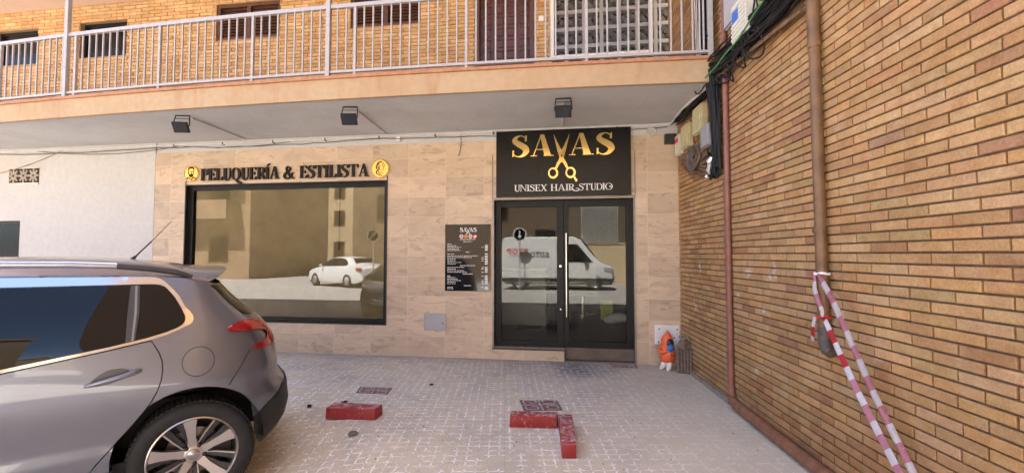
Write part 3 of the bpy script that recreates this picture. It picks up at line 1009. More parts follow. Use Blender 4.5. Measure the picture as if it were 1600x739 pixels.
mb.quad([(-0.085, yd0 + 0.032, fb + 0.09), (0.70, yd0 + 0.032, fb + 0.09), (0.70, yd0 + 0.032, DZ1 - 0.115), (-0.085, yd0 + 0.032, DZ1 - 0.115)])
dpart(mb, 'door_pane', M['door_glass'])
mb = MB()
mb.tube([(-0.115, yd0 - 0.05, 0.60), (-0.115, yd0 - 0.05, 1.76)], 0.013, 10)
for zz in (0.72, 1.64):
    mb.tube([(-0.115, yd0 - 0.05, zz), (-0.115, yd0 + 0.006, zz)], 0.009, 8)
dpart(mb, 'handle', M['steel'], True)
mb = MB()
mb.tube([(-0.20, yd0 + 0.002, 1.30), (-0.20, yd0 - 0.012, 1.30)], 0.013, 12)
mb.tube([(-0.20, yd0 + 0.002, 0.70), (-0.20, yd0 - 0.016, 0.70)], 0.009, 12)
dpart(mb, 'lock', M['steel'], True)
# metal reveal round the opening, doorstep ledge and threshold
mb = MB()
mb.box(DX0 - 0.006, DX0 + 0.018, D - 0.006, yd1, 0.13, DZ1 + 0.012)
mb.box(DX0 + 0.018, DX1 - 0.018, D - 0.006, yd1, DZ1 - 0.018, DZ1 + 0.012)
mb.box(DX1 - 0.018, DX1 + 0.006, D - 0.006, yd1, 0.0, DZ1 + 0.012)
mb.box(DX0 - 0.012, DX0 + 0.002, D - 0.010, D, DZ1, DZ1 + 0.63)
mb.box(DX1 + 0.000, DX1 + 0.012, D - 0.010, D, DZ1, DZ1 + 0.63)
dpart(mb, 'reveal_profile', M['grey_trim'])
mb = MB()
mb.box(DX0 + 0.018, -0.143, D - 0.008, yd1, 0.162, 0.168)
dpart(mb, 'ledge', plain('ledge_stone', (0.30, 0.235, 0.19), 0.45, var=0.2))
mb = MB()
mb.box(DX0 - 0.006, -0.136, D - 0.012, D - 0.002, 0.140, 0.160)
mb.box(-0.150, -0.136, D - 0.012, D - 0.002, 0.0, 0.140)
dpart(mb, 'ledge_edge', M['black_edge'])
mb = MB()
mb.box(-0.139, DX1 - 0.02, D - 0.0, yd1 + 0.03, -0.02, 0.012)
mb.box(-0.139, DX1 - 0.02, yd0 + 0.01, yd1 + 0.2, 0.012, 0.170)
dpart(mb, 'threshold', plain('threshold_wood_tile', (0.115, 0.082, 0.064), 0.5, var=0.3, scale=5))

# ------------------------------------------------------------------ salon interior seen through the door
mi_wall = plain('interior_wall', (0.30, 0.29, 0.26), 0.8, var=0.05)
mi_floor = plain('interior_floor', (0.15, 0.13, 0.115), 0.4, var=0.15, scale=4)
mb = MB()
mb.box(-7.0, 1.58, D + 0.235, 11.3, 0.02, 0.165)
part(mb, 'shop_floor', mi_floor)
mb = MB()
mb.box(-7.0, 1.58, 11.0, 11.3, 0.17, 3.2)
mb.box(-2.3, -2.2, D + 0.235, 11.0, 0.17, 3.2)
mb.box(1.40, 1.58, D + 0.31, 11.0, 0.17, 3.2)
mb.box(-7.0, 1.40, D + 0.31, 11.0, 2.85, 2.95)
part(mb, 'shop_partition', mi_wall)
def thing_mesh(mb, name, mat, label, cat, smooth=False, group=None):
    return tag(mb.build(name, mat, None, smooth), label, cat, group)
c = empty('reception_counter', (-0.95, 8.4, 0.165)); tag(c, 'grey reception counter standing inside behind the fixed door pane', 'counter')
mb = MB(); mb.box(-0.55, 0.42, -0.3, 0.3, 0.0, 1.0, 0.01); mb.build('body', plain('counter_grey', (0.24, 0.24, 0.21), 0.5, var=0.05), c)
mb = MB(); mb.box(-0.58, 0.45, -0.33, 0.33, 1.001, 1.04, 0.006); mb.build('top', M['white_plastic'], c)
c = empty('styling_mirror', (-0.42, 8.75, 0.165)); tag(c, 'tall dark standing mirror inside the salon beside the counter', 'mirror')
mb = MB(); mb.box(-0.06, 0.06, -0.04, 0.04, 0.0, 1.75, 0.008); mb.build('frame', M['black_frame'], c)
mb = MB(); mb.box(0.075, 0.19, -0.02, 0.02, 0.04, 1.72, 0.005); mb.build('side_panel', M['pale_box'], c)
thing_mesh(MB().box(-1.02, -0.60, 7.65, 8.05, 0.167, 0.182, 0.005), 'doormat', plain('mat', (0.10, 0.07, 0.05), 0.95, var=0.2), 'small brown doormat on the salon floor', 'doormat')
c = empty('barber_chair', (0.16, 9.7, 0.165)); tag(c, 'pale padded salon chair seen through the door leaf', 'chair')
mb = MB(); mb.box(-0.33, 0.33, -0.3, 0.3, 0.42, 0.56, 0.04); mb.build('seat', plain('chair_pale', (0.40, 0.38, 0.34), 0.5, var=0.1), c, True)
mb = MB(); mb.box(-0.30, 0.30, 0.22, 0.34, 0.60, 1.15, 0.04); mb.build('backrest', plain('chair_back', (0.33, 0.31, 0.28), 0.5, var=0.1), c, True)
mb = MB(); mb.lathe([(0.26, 0.0), (0.26, 0.03), (0.06, 0.06), (0.05, 0.415)], 20); mb.build('base', M['steel'], c, True)
thing_mesh(MB().box(0.50, 0.74, 9.0, 9.2, 0.167, 0.56, 0.02), 'yellow_bucket', plain('yellow_box', (0.42, 0.44, 0.05), 0.5, var=0.1), 'yellow green bucket on the salon floor', 'bucket', True)
mb = MB(); mb.sphere((0.80, 8.55, 0.27), 0.16, 1.2, 0.9, 0.64); mb.sphere((0.66, 8.5, 0.24), 0.12, 1.1, 0.9, 0.6)
thing_mesh(mb, 'plastic_bag', M['white_plastic'], 'crumpled white plastic bag on the salon floor before the bucket', 'bag', True)

# ------------------------------------------------------------------ lettering
def ell(cx, cy, rx, ry, a0, a1, n=14):
    return [(cx + rx * math.cos(R(a0 + (a1 - a0) * i / n)), cy + ry * math.sin(R(a0 + (a1 - a0) * i / n))) for i in range(n + 1)]
def ribbon(pts, ws):
    """variable width stroke -> left/right polylines"""
    n = len(pts)
    if not isinstance(ws, list): ws = [ws] * n
    if len(ws) != n:
        m_ = len(ws)
        ws = [ws[min(int(i * (m_ - 1) / (n - 1)), m_ - 2)] * (1 - ((i * (m_ - 1) / (n - 1)) - min(int(i * (m_ - 1) / (n - 1)), m_ - 2))) + ws[min(int(i * (m_ - 1) / (n - 1)), m_ - 2) + 1] * ((i * (m_ - 1) / (n - 1)) - min(int(i * (m_ - 1) / (n - 1)), m_ - 2)) for i in range(n)]
    L, Q = [], []
    for i in range(n):
        a = pts[max(i - 1, 0)]; b_ = pts[min(i + 1, n - 1)]
        dx, dy = b_[0] - a[0], b_[1] - a[1]
        l = math.hypot(dx, dy) or 1
        nx_, ny_ = -dy / l, dx / l
        L.append((pts[i][0] + nx_ * ws[i] / 2, pts[i][1] + ny_ * ws[i] / 2))
        Q.append((pts[i][0] - nx_ * ws[i] / 2, pts[i][1] - ny_ * ws[i] / 2))
    return L, Q
def rect(x0, x1, y0, y1): return ('p', [(x0, y0), (x1, y0), (x1, y1), (x0, y1)])
def rib(pts, ws): return ('r', ribbon(pts, ws))
def poly(*pts): return ('p', list(pts))
def smooth_path(ctrl, n=8):
    out = []
    c_ = [ctrl[0]] + list(ctrl) + [ctrl[-1]]
    for i in range(1, len(c_) - 2):
        p0, p1, p2, p3 = c_[i - 1:i + 3]
        for k_ in range(n):
            t_ = k_ / n
            out.append(tuple(0.5 * (2 * p1[j] + (p2[j] - p0[j]) * t_ + (2 * p0[j] - 5 * p1[j] + 4 * p2[j] - p3[j]) * t_ ** 2 + (3 * p1[j] - p0[j] - 3 * p2[j] + p3[j]) * t_ ** 3) for j in (0, 1)))
    out.append(ctrl[-1])
    return out
def glyph(ch, w=0.2, h=0.045):
    """serif capitals, cap height 1; returns (shapes, advance)"""
    s = 0.07
    def stem(x, y0=0.0, y1=1.0, ww=w): return rect(x, x + ww, y0, y1)
    def foot(x0, x1, y): return rect(x0, x1, y, y + h) if y < 0.5 else rect(x0, x1, y - h, y)
    if ch == 'I' or ch == 'Í':
        g_ = [stem(s), foot(0, w + 2 * s, 0), foot(0, w + 2 * s, 1)]
        if ch == 'Í': g_.append(poly((s + w * .2, 1.06), (s + w * .6, 1.06), (s + w * 1.5, 1.27), (s + w * .9, 1.27)))
        return g_, w + 2 * s
    if ch in 'PR':
        g_ = [stem(s), foot(0, w + 2 * s, 0), foot(0, w + s, 1), rib([(s + w, 1 - h / 2)] + ell(s + w + .12, .735, .19, .265 - h / 2, 90, -90, 12) + [(s + w, .47 + h / 2)], [h, h, w * .7, w, w, w * .7, h, h])]
        if ch == 'R':
            g_.append(rib([(s + w + .12, .48), (s + w + .25, .25), (s + w + .36, .04), (s + w + .46, .03)], [w * .6, w, w * .8, h]))
            return g_, s + w + .44
        return g_, s + w + .38
    if ch == 'E':
        X = s + w
        return [stem(s), foot(0, X + .34, 0), foot(0, X + .32, 1), rect(X, X + .22, .5 - h / 2, .5 + h / 2), poly((X + .34, h), (X + .34, .26), (X + .30, .26), (X + .20, h)), poly((X + .32, 1 - h), (X + .20, 1 - h), (X + .29, .76), (X + .32, .76)), rect(X + .19, X + .23, .38, .62)], X + .38
    if ch == 'L':
        X = s + w
        return [stem(s), foot(0, X + .33, 0), foot(0, X + s, 1), poly((X + .33, h), (X + .33, .30), (X + .29, .30), (X + .16, h))], X + .35
    if ch == 'U':
        X = s + w + .30
        return [stem(s, .26), foot(0, w + 2 * s, 1), rect(X, X + h * 1.2, .26, 1), foot(X - s, X + s + h, 1), rib(ell((s + w / 2 + X + h / 2) / 2, .30, (X + h / 2 - s - w / 2) / 2, .30, 180, 360, 14), [w, w, w * .7, h * 1.4, h * 1.2, h * 1.2])], X + h + s
    if ch in 'QO':
        a = ell(.42, .5, .42, .52, 0, 360, 36)[:-1]; b_ = ell(.42, .5, .42 - w, .52 - h, 0, 360, 36)[:-1]
        g_ = [('c', (a, b_))]
        if ch == 'Q': g_.append(rib([(.34, .05), (.50, -.04), (.66, -.20), (.84, -.26), (.98, -.20)], [h, w * .8, w * .9, w * .6, h]))
        return g_, .87
    if ch == 'A':
        W_ = .80
        return [poly((.09, 0), (.09 + h, 0), (.42 + h * .6, 1), (.42, 1)) if False else rib([(.11, .02), (.40, 1.0)], h * 1.15), poly((.36, 1.02), (.36 + w * .62, 1.02), (W_ - .03, 0), (W_ - .03 - w * 1.05, 0)), rect(.20, .58, .30, .30 + h), foot(0, .24, 0), foot(W_ - .32, W_ + .06, 0)], W_ + .05
    if ch == 'S':
        p = smooth_path([(.50, .74), (.48, .90), (.32, .99), (.15, .90), (.12, .73), (.30, .56), (.46, .42), (.52, .24), (.40, .05), (.22, .00), (.07, .10), (.05, .26)], 5)
        return [rib(p, [h, h * 1.2, h * 1.2, w * .55, w * .9, w * 1.1, w * 1.1, w * .9, w * .55, h * 1.2, h * 1.2, h * 2]), poly((.47, .72), (.54, .72), (.545, 1.0), (.50, 1.0)), poly((.02, .30), (.09, .30), (.06, 0.0), (.02, 0.0))], .60
    if ch == 'T':
        X = .28
        return [stem(X), foot(X - s, X + w + s, 0), foot(0, 2 * X + w, 1), poly((0, 1 - h), (.14, 1 - h), (.045, .72), (0, .72)), poly((2 * X + w, 1 - h), (2 * X + w - .14, 1 - h), (2 * X + w - .045, .72), (2 * X + w, .72))], 2 * X + w + .02
    if ch == '&':
        p = smooth_path([(.86, .46), (.74, .44), (.66, .24), (.46, .02), (.22, .0), (.07, .20), (.16, .42), (.40, .58), (.54, .76), (.44, .96), (.28, .92), (.25, .74), (.40, .46), (.62, .16), (.78, .03), (.92, .08)], 4)
        return [rib(p, [h, h, h * 1.3, h * 1.5, w * .7, w, w * .8, h * 1.4, w * .6, h * 1.6, w * .6, w * .8, w, w, w * .6, h])], .98
    if ch == 'N':
        X = .62
        return [rect(s, s + h, 0, 1), rect(X, X + h, 0, 1), poly((s, 1.0), (s + w * .9, 1.0), (X + h, 0), (X + h - w * .5, 0)), foot(0, 2 * s + h, 0), foot(X - s, X + s + h, 1), foot(0, s + w, 1)], X + s + h
    if ch == 'X':
        return [poly((.05, 1), (.05 + w * 1.15, 1), (.66, 0), (.66 - w * 1.15, 0)), rib([(.10, 0), (.60, 1)], h * 1.2), foot(0, .22, 0), foot(.42, .72, 0), foot(0, .28, 1), foot(.48, .72, 1)], .72
    if ch == 'H':
        X = s + w + .34
        return [stem(s), stem(X), rect(s + w, X, .5 - h / 2, .5 + h / 2)] + [foot(a, a + w + 2 * s, y) for a in (0, X - s) for y in (0, 1)], X + w + s
    if ch == 'D':
        return [stem(s), foot(0, s + w, 0), foot(0, s + w, 1), rib([(s + w, 1 - h / 2)] + ell(s + w + .10, .5, .36, .5 - h / 2, 90, -90, 14) + [(s + w, h / 2)], [h, h, w * .7, w, w, w * .7, h, h])], s + w + .50
    return [], 0.35
def put(mb, shapes, fn, d0, d1, step=0.0003):
    for i, (kd, g_) in enumerate(shapes):
        e = step * i
        if kd == 'p': mb.prism(g_, fn, d0, d1 + e, cap0=False)
        elif kd == 'r': mb.strip(g_[0], g_[1], fn, d0, d1 + e)
        elif kd == 'c': mb.strip(g_[0], g_[1], fn, d0, d1 + e, closed=True)
def text_width(txt, w, h, tr):
    return sum(glyph(c_, w, h)[1] + tr for c_ in txt) - tr
def set_text(mb, txt, x0, x1, z0, z1, y, th, w=0.2, h=0.045, tr=0.05):
    """writes txt between x0..x1, baseline z0, cap line z1 on the XZ wall at y, th thick towards the street"""
    sx = (x1 - x0) / text_width(txt, w, h, tr); sz = z1 - z0
    cur = 0
    for c_ in txt:
        sh, adv = glyph(c_, w, h)
        fn = lambda a, b_, d, cur=cur: Vector((x0 + (cur + a) * sx, y - d, z0 + b_ * sz))
        put(mb, sh, fn, 0.0, th)
        cur += adv + tr

# big wall lettering over the window
words_ = (('PELUQUERÍA', -5.815, -4.125), ('&', -3.985, -3.755), ('ESTILISTA', -3.68, -3.02))
root = empty('wall_lettering', (-4.4, D, 2.62)); tag(root, 'raised black serif lettering PELUQUERÍA & ESTILISTA above the shop window', 'sign')
x_a, x_b = onA = (-5.815, -3.015)
full = 'PELUQUERÍA & ESTILISTA'
tw = text_width(full, 0.22, 0.05, 0.0)
sx = (x_b - x_a) / tw
cur = 0.0
seg_start = 0
for wd_ in full.split(' '):
    mb = MB()
    wlen = text_width(wd_, 0.22, 0.05, 0.0)
    set_text(mb, wd_, x_a + cur * sx, x_a + (cur + wlen) * sx, 2.618, 2.806, D - 0.012, 0.022, 0.22, 0.05, 0.0)
    child_world(mb.build('word', M['black_letter']), root)
    cur += wlen + 0.35

# round medallions
def medallion(x, z, r, label, art):
    root_ = empty('medallion', (x, D, z)); tag(root_, label, 'emblem')
    Mx = Matrix.Rotation(R(90), 4, 'X')
    mb = MB(); mb.lathe([(r * 0.99, 0.0), (r, 0.006), (r, 0.018), (r * 0.97, 0.022), (0.0, 0.022)], 40, Mx); mb.build('disc', M['gold_rim'], root_, True)
    mb = MB()
    mb.strip(ell(0, 0, r * .95, r * .95, 0, 360, 40)[:-1], ell(0, 0, r * .92, r * .92, 0, 360, 40)[:-1], lambda a, b_, d: Vector((a, -d, b_)), 0.020, 0.0245, closed=True)
    put(mb, art, lambda a, b_, d: Vector((a * r, -d, b_ * r)), 0.020, 0.025)
    mb.build('portrait', M['black_letter'], root_)
man = [rib(smooth_path([(-.42, .42), (-.30, .66), (0, .74), (.30, .66), (.34, .42)], 5), [.08, .2, .26, .2, .06]),
       rib(smooth_path([(-.40, .44), (-.40, .20), (-.34, -.06)], 4), [.06, .07, .12]),
       rib(smooth_path([(.34, .44), (.36, .24), (.33, .02)], 4), [.05, .04, .09]),
       poly((-.34, -.05), (-.12, -.10), (-.02, -.02), (.10, -.02), (.20, -.10), (.33, -.02), (.26, -.34), (.06, -.50), (-.14, -.44), (-.30, -.26)),
       rect(-.24, -.06, .26, .31), rect(.08, .27, .26, .31), rect(-.20, -.10, .15, .20), rect(.12, .22, .15, .20), rib([(.04, .22), (.08, .06), (0, .04)], .04),
       rib(smooth_path([(-.62, -.62), (-.40, -.50), (-.20, -.52)], 4), [.10, .16, .08]), rib(smooth_path([(.60, -.62), (.40, -.50), (.18, -.54)], 4), [.10, .16, .08]),
       rib([(-.20, -.56), (0, -.82)], .06), rib([(.18, -.58), (0.02, -.84)], .06), rib([(-.44, -.70), (.44, -.74)], .05)]
woman = [rib(smooth_path([(.02, .70), (-.22, .58), (-.34, .36), (-.40, .10), (-.30, -.16), (-.40, -.44), (-.20, -.62), (.10, -.74), (.36, -.70)], 5), [.04, .12, .10, .12, .09, .12, .10, .09, .03]),
         rib(smooth_path([(.30, .62), (.06, .70), (-.12, .60), (-.20, .42)], 5), [.03, .09, .10, .05]),
         rib(smooth_path([(-.16, .44), (-.24, .18), (-.12, -.06), (-.22, -.30), (-.04, -.50), (.20, -.56)], 5), [.03, .07, .08, .07, .08, .03]),
         rib(smooth_path([(.30, .62), (.40, .40), (.48, .20), (.38, .14), (.40, .02), (.34, -.06), (.30, -.16), (.12, -.18)], 4), [.03, .04, .05, .04, .05, .04, .04, .02]),
         rib(smooth_path([(.10, -.16), (.08, -.30), (.22, -.44), (.40, -.48)], 4), [.03, .04, .05, .03]), rib([(.20, .30), (.34, .28)], .05),
         rib(smooth_path([(-.02, .36), (-.10, .10), (.02, -.10)], 4), [.02, .06, .02])]
medallion(-5.985, 2.738, 0.128, 'round gold medallion with a bearded man, left of the black wall lettering', man)
medallion(-2.842, 2.732, 0.142, 'round gold medallion with a long-haired woman, right of the black wall lettering', woman)

# salon sign panel
sign = empty('salon_sign', (-0.16, D - 0.03, 2.27)); tag(sign, 'black salon sign with gold SAVAS letters and gold scissors over the door', 'sign')
SY = D - 0.045
mb = MB(); mb.box(-1.095, 0.765, SY, D - 0.001, 2.268, 3.205, 0.004)
child_world(mb.build('panel', M['panel']), sign)
for ch, a, b_ in (('S', -0.868, -0.635), ('A', -0.605, -0.285), ('A', -0.075, 0.262), ('S', 0.298, 0.535)):
    mb = MB()
    set_text(mb, ch, a, b_, 2.832, 3.128, SY - 0.004, 0.014, 0.24, 0.035, 0.0)
    child_world(mb.build('gold_letter', M['gold']), sign)
# scissors: two blades crossing at the pivot, two ring handles
mb = MB()
fs = lambda a, b_, d: Vector((a, SY - 0.004 - d, b_))
piv = (-0.172, 2.815)
def P(dx, dz): return (piv[0] + dx, piv[1] + dz)
mb.prism([P(-.112, .318), P(-.100, .300), P(-.020, .13), P(.022, .06), P(.035, -.03), P(.01, -.055), P(-.03, .00), P(-.055, .07)][::-1], fs, 0, 0.012)
mb.prism([P(.112, .318), P(.100, .295), P(.020, .13), P(-.022, .06), P(-.035, -.03), P(-.01, -.055), P(.03, .00), P(.055, .07)], fs, 0, 0.0155)
ribs_ = [ribbon(smooth_path([P(.0, -.03), P(-.045, -.09), P(-.068, -.14), P(-.085, -.165)], 4), [0.06, .040, .032, .03]), ribbon(smooth_path([P(.0, -.03), P(.045, -.09), P(.068, -.14), P(.085, -.165)], 4), [0.06, .040, .032, .03])]
for i, q in enumerate(ribs_): mb.strip(q[0], q[1], fs, 0, 0.0125 + 0.0035 * i)
for i, cx in enumerate((-.118, .122)):
    o_ = P(cx, -.225)
    mb.strip(ell(o_[0], o_[1], .070, .078, 0, 360, 30)[:-1], ell(o_[0] - .004, o_[1] + .002, .046, .052, 0, 360, 30)[:-1], fs, 0, 0.0128 + 0.0035 * i, closed=True)
q = ribbon([P(.165, -.275), P(.205, -.345)], [0.022, 0.03]); mb.strip(q[0], q[1], fs, 0, 0.0138)
child_world(mb.build('scissors', M['gold']), sign)
mb = MB()
mb.lathe([(0.013, 0), (0.013, 0.004), (0.0, 0.005)], 16, Matrix.Translation((piv[0], SY - 0.0195, piv[1] + 0.01)) @ Matrix.Rotation(R(90), 4, 'X'))
child_world(mb.build('pivot_screw', M['black_letter']), sign)
mb = MB()
set_text(mb, 'UNISEX HAIR', -0.835, 0.0, 2.345, 2.435, SY - 0.002, 0.006, 0.13, 0.05, 0.02)
set_text(mb, 'STUDIO', 0.058, 0.520, 2.345, 2.435, SY - 0.002, 0.006, 0.13, 0.05, 0.02)
q = ribbon(smooth_path([(-.05, 2.362), (.01, 2.338), (.06, 2.345), (.05, 2.372), (.02, 2.368)], 5), [.006, .010, .010, .008, .004]); mb.strip(q[0], q[1], fs, -0.002, 0.0072)
mb.lathe([(0.010, 0), (0.010, 0.003), (0.0, 0.0031)], 12, Matrix.Translation((0.4815, SY - 0.004, 2.39)) @ Matrix.Rotation(R(90), 4, 'X'))
child_world(mb.build('tagline', M['white_letter']), sign)

# price board
MX0, MX1, MZ0, MZ1 = -1.845, -1.180, 0.945, 1.893
board = empty('price_board', (-1.5, D, MZ0)); tag(board, 'black price list board with rows of small white print on the tiles', 'price board')
mb = MB(); mb.box(MX0, MX1, D - 0.012, D - 0.0005, MZ0, MZ1, 0.002)
child_world(mb.build('panel', plain('gloss_black', (0.010, 0.010, 0.012), 0.07, var=0.0)), board)
BY = D - 0.0125
mb = MB()
fb_ = lambda a, b_, d: Vector((a, BY - d, b_))
cxm = (MX0 + MX1) / 2
for ch, a, b_ in (('S', -.115, -.07), ('A', -.068, -.010), ('A', .022, .082), ('S', .084, .13)):
    set_text(mb, ch, cxm + a, cxm + b_, 1.785, 1.845, BY, 0.001, 0.18, 0.05, 0.0)
for sgn in (-1, 1):
    q = ribbon([(cxm + .006 - .028 * sgn, 1.85), (cxm + .006 + .026 * sgn, 1.745)], [.004, .010]); mb.strip(q[0], q[1], fb_, 0, 0.0010 + 0.0002 * sgn)
child_world(mb.build('heading', M['white_letter']), board)
mb = MB()
rb = random.Random(12)
def tiny_words(x, z, length, hgt):
    e = x
    while e < x + length:
        wl = rb.uniform(0.018, 0.05)
        # letters inside a word
        c_ = e
        while c_ < min(e + wl, x + length):
            lw = rb.uniform(0.003, 0.006)
            mb.box(c_, c_ + lw, BY - 0.0008, BY, z, z + hgt * rb.choice((0.8, 1.0, 1.0)))
            c_ += lw + 0.0022
        e += wl + 0.010
rows_ = [('c', 1.672, .22), ('c', 1.640, .13), ('l', 1.607, .06), ('p', 1.584, .13), ('p', 1.562, .20), ('p', 1.540, .17), ('p', 1.518, .19), ('c', 1.492, .05), ('p', 1.465, .10), ('w', 1.438, .5), ('w', 1.416, .4), ('p', 1.392, .12), ('p', 1.368, .12), ('p', 1.345, .20), ('p', 1.322, .12), ('c', 1.300, .22), ('p', 1.275, .26), ('p', 1.252, .12), ('p', 1.230, .25), ('p', 1.207, .29), ('c', 1.182, .14), ('p', 1.155, .05), ('p', 1.132, .12), ('p', 1.110, .15), ('p', 1.088, .20), ('p', 1.066, .12), ('p', 1.044, .12), ('c', 1.016, .10), ('p', .992, .08), ('p', .972, .08)]
for kd, z, ln in rows_:
    if kd == 'c': tiny_words(cxm - ln / 2, z, ln, 0.012)
    elif kd == 'l': tiny_words(MX0 + 0.035, z, ln, 0.011)
    else:
        tiny_words(MX0 + 0.035, z, ln if kd == 'p' else ln * 0.9, 0.010)
        mb.box(MX1 - 0.082, MX1 - 0.040, BY - 0.0008, BY, z, z + 0.013)
        if rb.random() < 0.5: tiny_words(MX1 - 0.13, z, 0.03, 0.010)
child_world(mb.build('lettering', M['white_letter']), board)
Mf = Matrix.Rotation(R(90), 4, 'X')
for i, (c1, c2) in enumerate((((.75, .70, .68), (.60, .05, .05)), ((.60, .36, .04), (.55, .03, .03)), ((.74, .70, .70), (.62, .06, .07)), ((.70, .05, .06), (.75, .72, .70)))):
    cx = cxm - 0.092 + i * 0.066
    mb = MB()
    mb.lathe([(0.029, 0), (0.029, 0.001), (0.0, 0.001)], 24, Matrix.Translation((cx, BY, 1.722)) @ Mf)
    mb.mi = 1
    if i == 0:
        mb.box(cx - .026, cx + .026, BY - .0018, BY - .0011, 1.716, 1.728); mb.box(cx - .006, cx + .006, BY - .0022, BY - .0011, 1.697, 1.747)
    elif i == 1:
        mb.box(cx - .026, cx + .026, BY - .0018, BY - .0011, 1.728, 1.742); mb.box(cx - .024, cx + .024, BY - .0018, BY - .0011, 1.700, 1.712)
    elif i == 2:
        for a in (0, 60, 120):
            q = ribbon([(cx - .024 * math.cos(R(a)), 1.722 - .024 * math.sin(R(a))), (cx + .024 * math.cos(R(a)), 1.722 + .024 * math.sin(R(a)))], .007); mb.strip(q[0], q[1], fb_, .0011, .0018 + a * 1e-6)
    else:
        mb.prism([(cx - .025, 1.716), (cx + .020, 1.736), (cx + .024, 1.722), (cx + .01, 1.700), (cx - .012, 1.698)], fb_, .0011, .0018)
    child_world(mb.build('flag_disc', [plain('flag_a%d' % i, c1, 0.5, var=0.03), plain('flag_b%d' % i, c2, 0.5, var=0.03)]), board)

# meter hatch, white plate, vent grille, little camera box
def hatch(name, x0, x1, z0, z1, mat, label, cat, keyx=None):
    root_ = empty(name, ((x0 + x1) / 2, D, z0)); tag(root_, label, cat)
    mb = MB(); t_ = 0.012
    for q in ((x0, x1, z1 - t_, z1), (x0, x1, z0, z0 + t_), (x0, x0 + t_, z0 + t_, z1 - t_), (x1 - t_, x1, z0 + t_, z1 - t_)):
        mb.box(q[0], q[1], D - 0.010, D - 0.0005, q[2], q[3], 0.002)
    child_world(mb.build('frame', mat), root_)
    mb = MB(); mb.box(x0 + t_ + .002, x1 - t_ - .002, D - 0.008, D - 0.0005, z0 + t_ + .002, z1 - t_ - .002, 0.002)
    child_world(mb.build('lid', mat), root_)
    if keyx:
        mb = MB(); mb.lathe([(0.010, 0), (0.010, 0.004), (0, 0.0045)], 12, Matrix.Translation((keyx, D - 0.008, (z0 + z1) / 2 - 0.02)) @ Mf)
        child_world(mb.build('lock', M['black_edge']), root_)
hatch('meter_hatch', -2.155, -1.825, 0.378, 0.622, M['grey_metal'], 'grey metal meter hatch set low in the stone tiles', 'hatch', -1.875)
root = empty('cover_plate', (1.22, D, 0.3)); tag(root, 'scuffed white cover plate low on the tiles behind the orange figure', 'cover plate')
mb = MB(); mb.box(1.05, 1.372, D - 0.008, D - 0.0005, 0.27, 0.525, 0.003); child_world(mb.build('plate', M['white_plastic']), root)
mb = MB()
for q in ((1.11, .47), (1.10, .30), (1.34, .47), (1.30, .36)): mb.lathe([(0.010, 0), (0.009, 0.003), (0, 0.0035)], 10, Matrix.Translation((q[0], D - 0.008, q[1])) @ Mf)
child_world(mb.build('screw', M['black_edge']), root)
root = empty('vent_grille', (-9.17, D, 2.64)); tag(root, 'small patterned vent grille high in the white wall', 'vent')
mb = MB()
vx0, vx1, vz0, vz1 = -9.47, -8.87, 2.665, 2.905
mb.box(vx0, vx1, D - 0.020, D - 0.005, vz0 - 0.035, vz0); mb.box(vx0, vx1, D - 0.012, D - 0.005, vz1, vz1 + 0.02)
child_world(mb.build('surround', M['lattice']), root)
mb = MB(); mb.box(vx0, vx1, D - 0.0075, D - 0.0045, vz0, vz1); child_world(mb.build('backing', M['void']), root)
mb = MB()
fv_ = lambda a, b_, d: Vector((a, D - 0.008 - d, b_))
for i in range(3):
    for k in range(1):
        cx, cz = vx0 + 0.10 + i * 0.20, (vz0 + vz1) / 2
        for a in range(0, 360, 45):
            q = ribbon([(cx + .02 * math.cos(R(a)), cz + .02 * math.sin(R(a))), (cx + .12 * math.cos(R(a)) * (.83), cz + .12 * math.sin(R(a)))], [.02, .035]); mb.strip(q[0], q[1], fv_, 0, 0.010 + a * 1e-6)
        mb.strip(ell(cx, cz, .060, .066, 0, 360, 20)[:-1], ell(cx, cz, .040, .044, 0, 360, 20)[:-1], fv_, 0, 0.0115, closed=True)
child_world(mb.build('grille', plain('vent_clay', (0.36, 0.30, 0.24), 0.8, var=0.2)), root)

# ------------------------------------------------------------------ floodlights and conduits under the balcony
def floodlight(x, y, label, yaw):
    root_ = empty('floodlight', (x, y, ZS), yaw); tag(root_, label, 'floodlight', 'floodlights under the balcony')
    mb = MB()
    for sx_ in (-1, 1):
        mb.tube([(sx_ * .085, 0.0, -.006), (sx_ * .095, -0.02, -.10), (sx_ * .098, -0.03, -.15)], 0.0065, 6)
    mb.tube([(-.085, 0, -.006), (.085, 0, -.006)], 0.009, 6)
    mb.tube([(-.09, -.012, -.05), (.09, -.012, -.05)], 0.004, 6)
    mb.build('bracket', M['lamp_black'], root_)
    Mh = Matrix.Translation((0, -0.03, -.165)) @ Matrix.Rotation(R(-58), 4, 'X')
    mb = MB(); mb.box(-.092, .092, -.068, .068, -.018, .012, 0.005, Mh)
    for k_ in range(7):
        mb.box(-.085 + k_ * .026, -.079 + k_ * .026, -.06, .06, .013, .030, M=Mh)
    head = mb.build('housing', M['lamp_black'], root_)
    mb = MB(); mb.box(-.080, .080, -.056, .056, -.021, -.0185, M=Mh); mb.build('lens', M['lamp_glass'], head)
    return root_
floodlight(-4.98, 4.96, 'left floodlight of the three under the balcony, above the bearded man medallion', R(14))
floodlight(-2.68, 4.95, 'middle floodlight of the three under the balcony, above the woman medallion', R(8))
floodlight(-0.12, 5.02, 'right floodlight of the three under the balcony, above the salon sign', R(0))
COND = plain('conduit_paint', (0.58, 0.55, 0.53), 0.6, var=0.1)
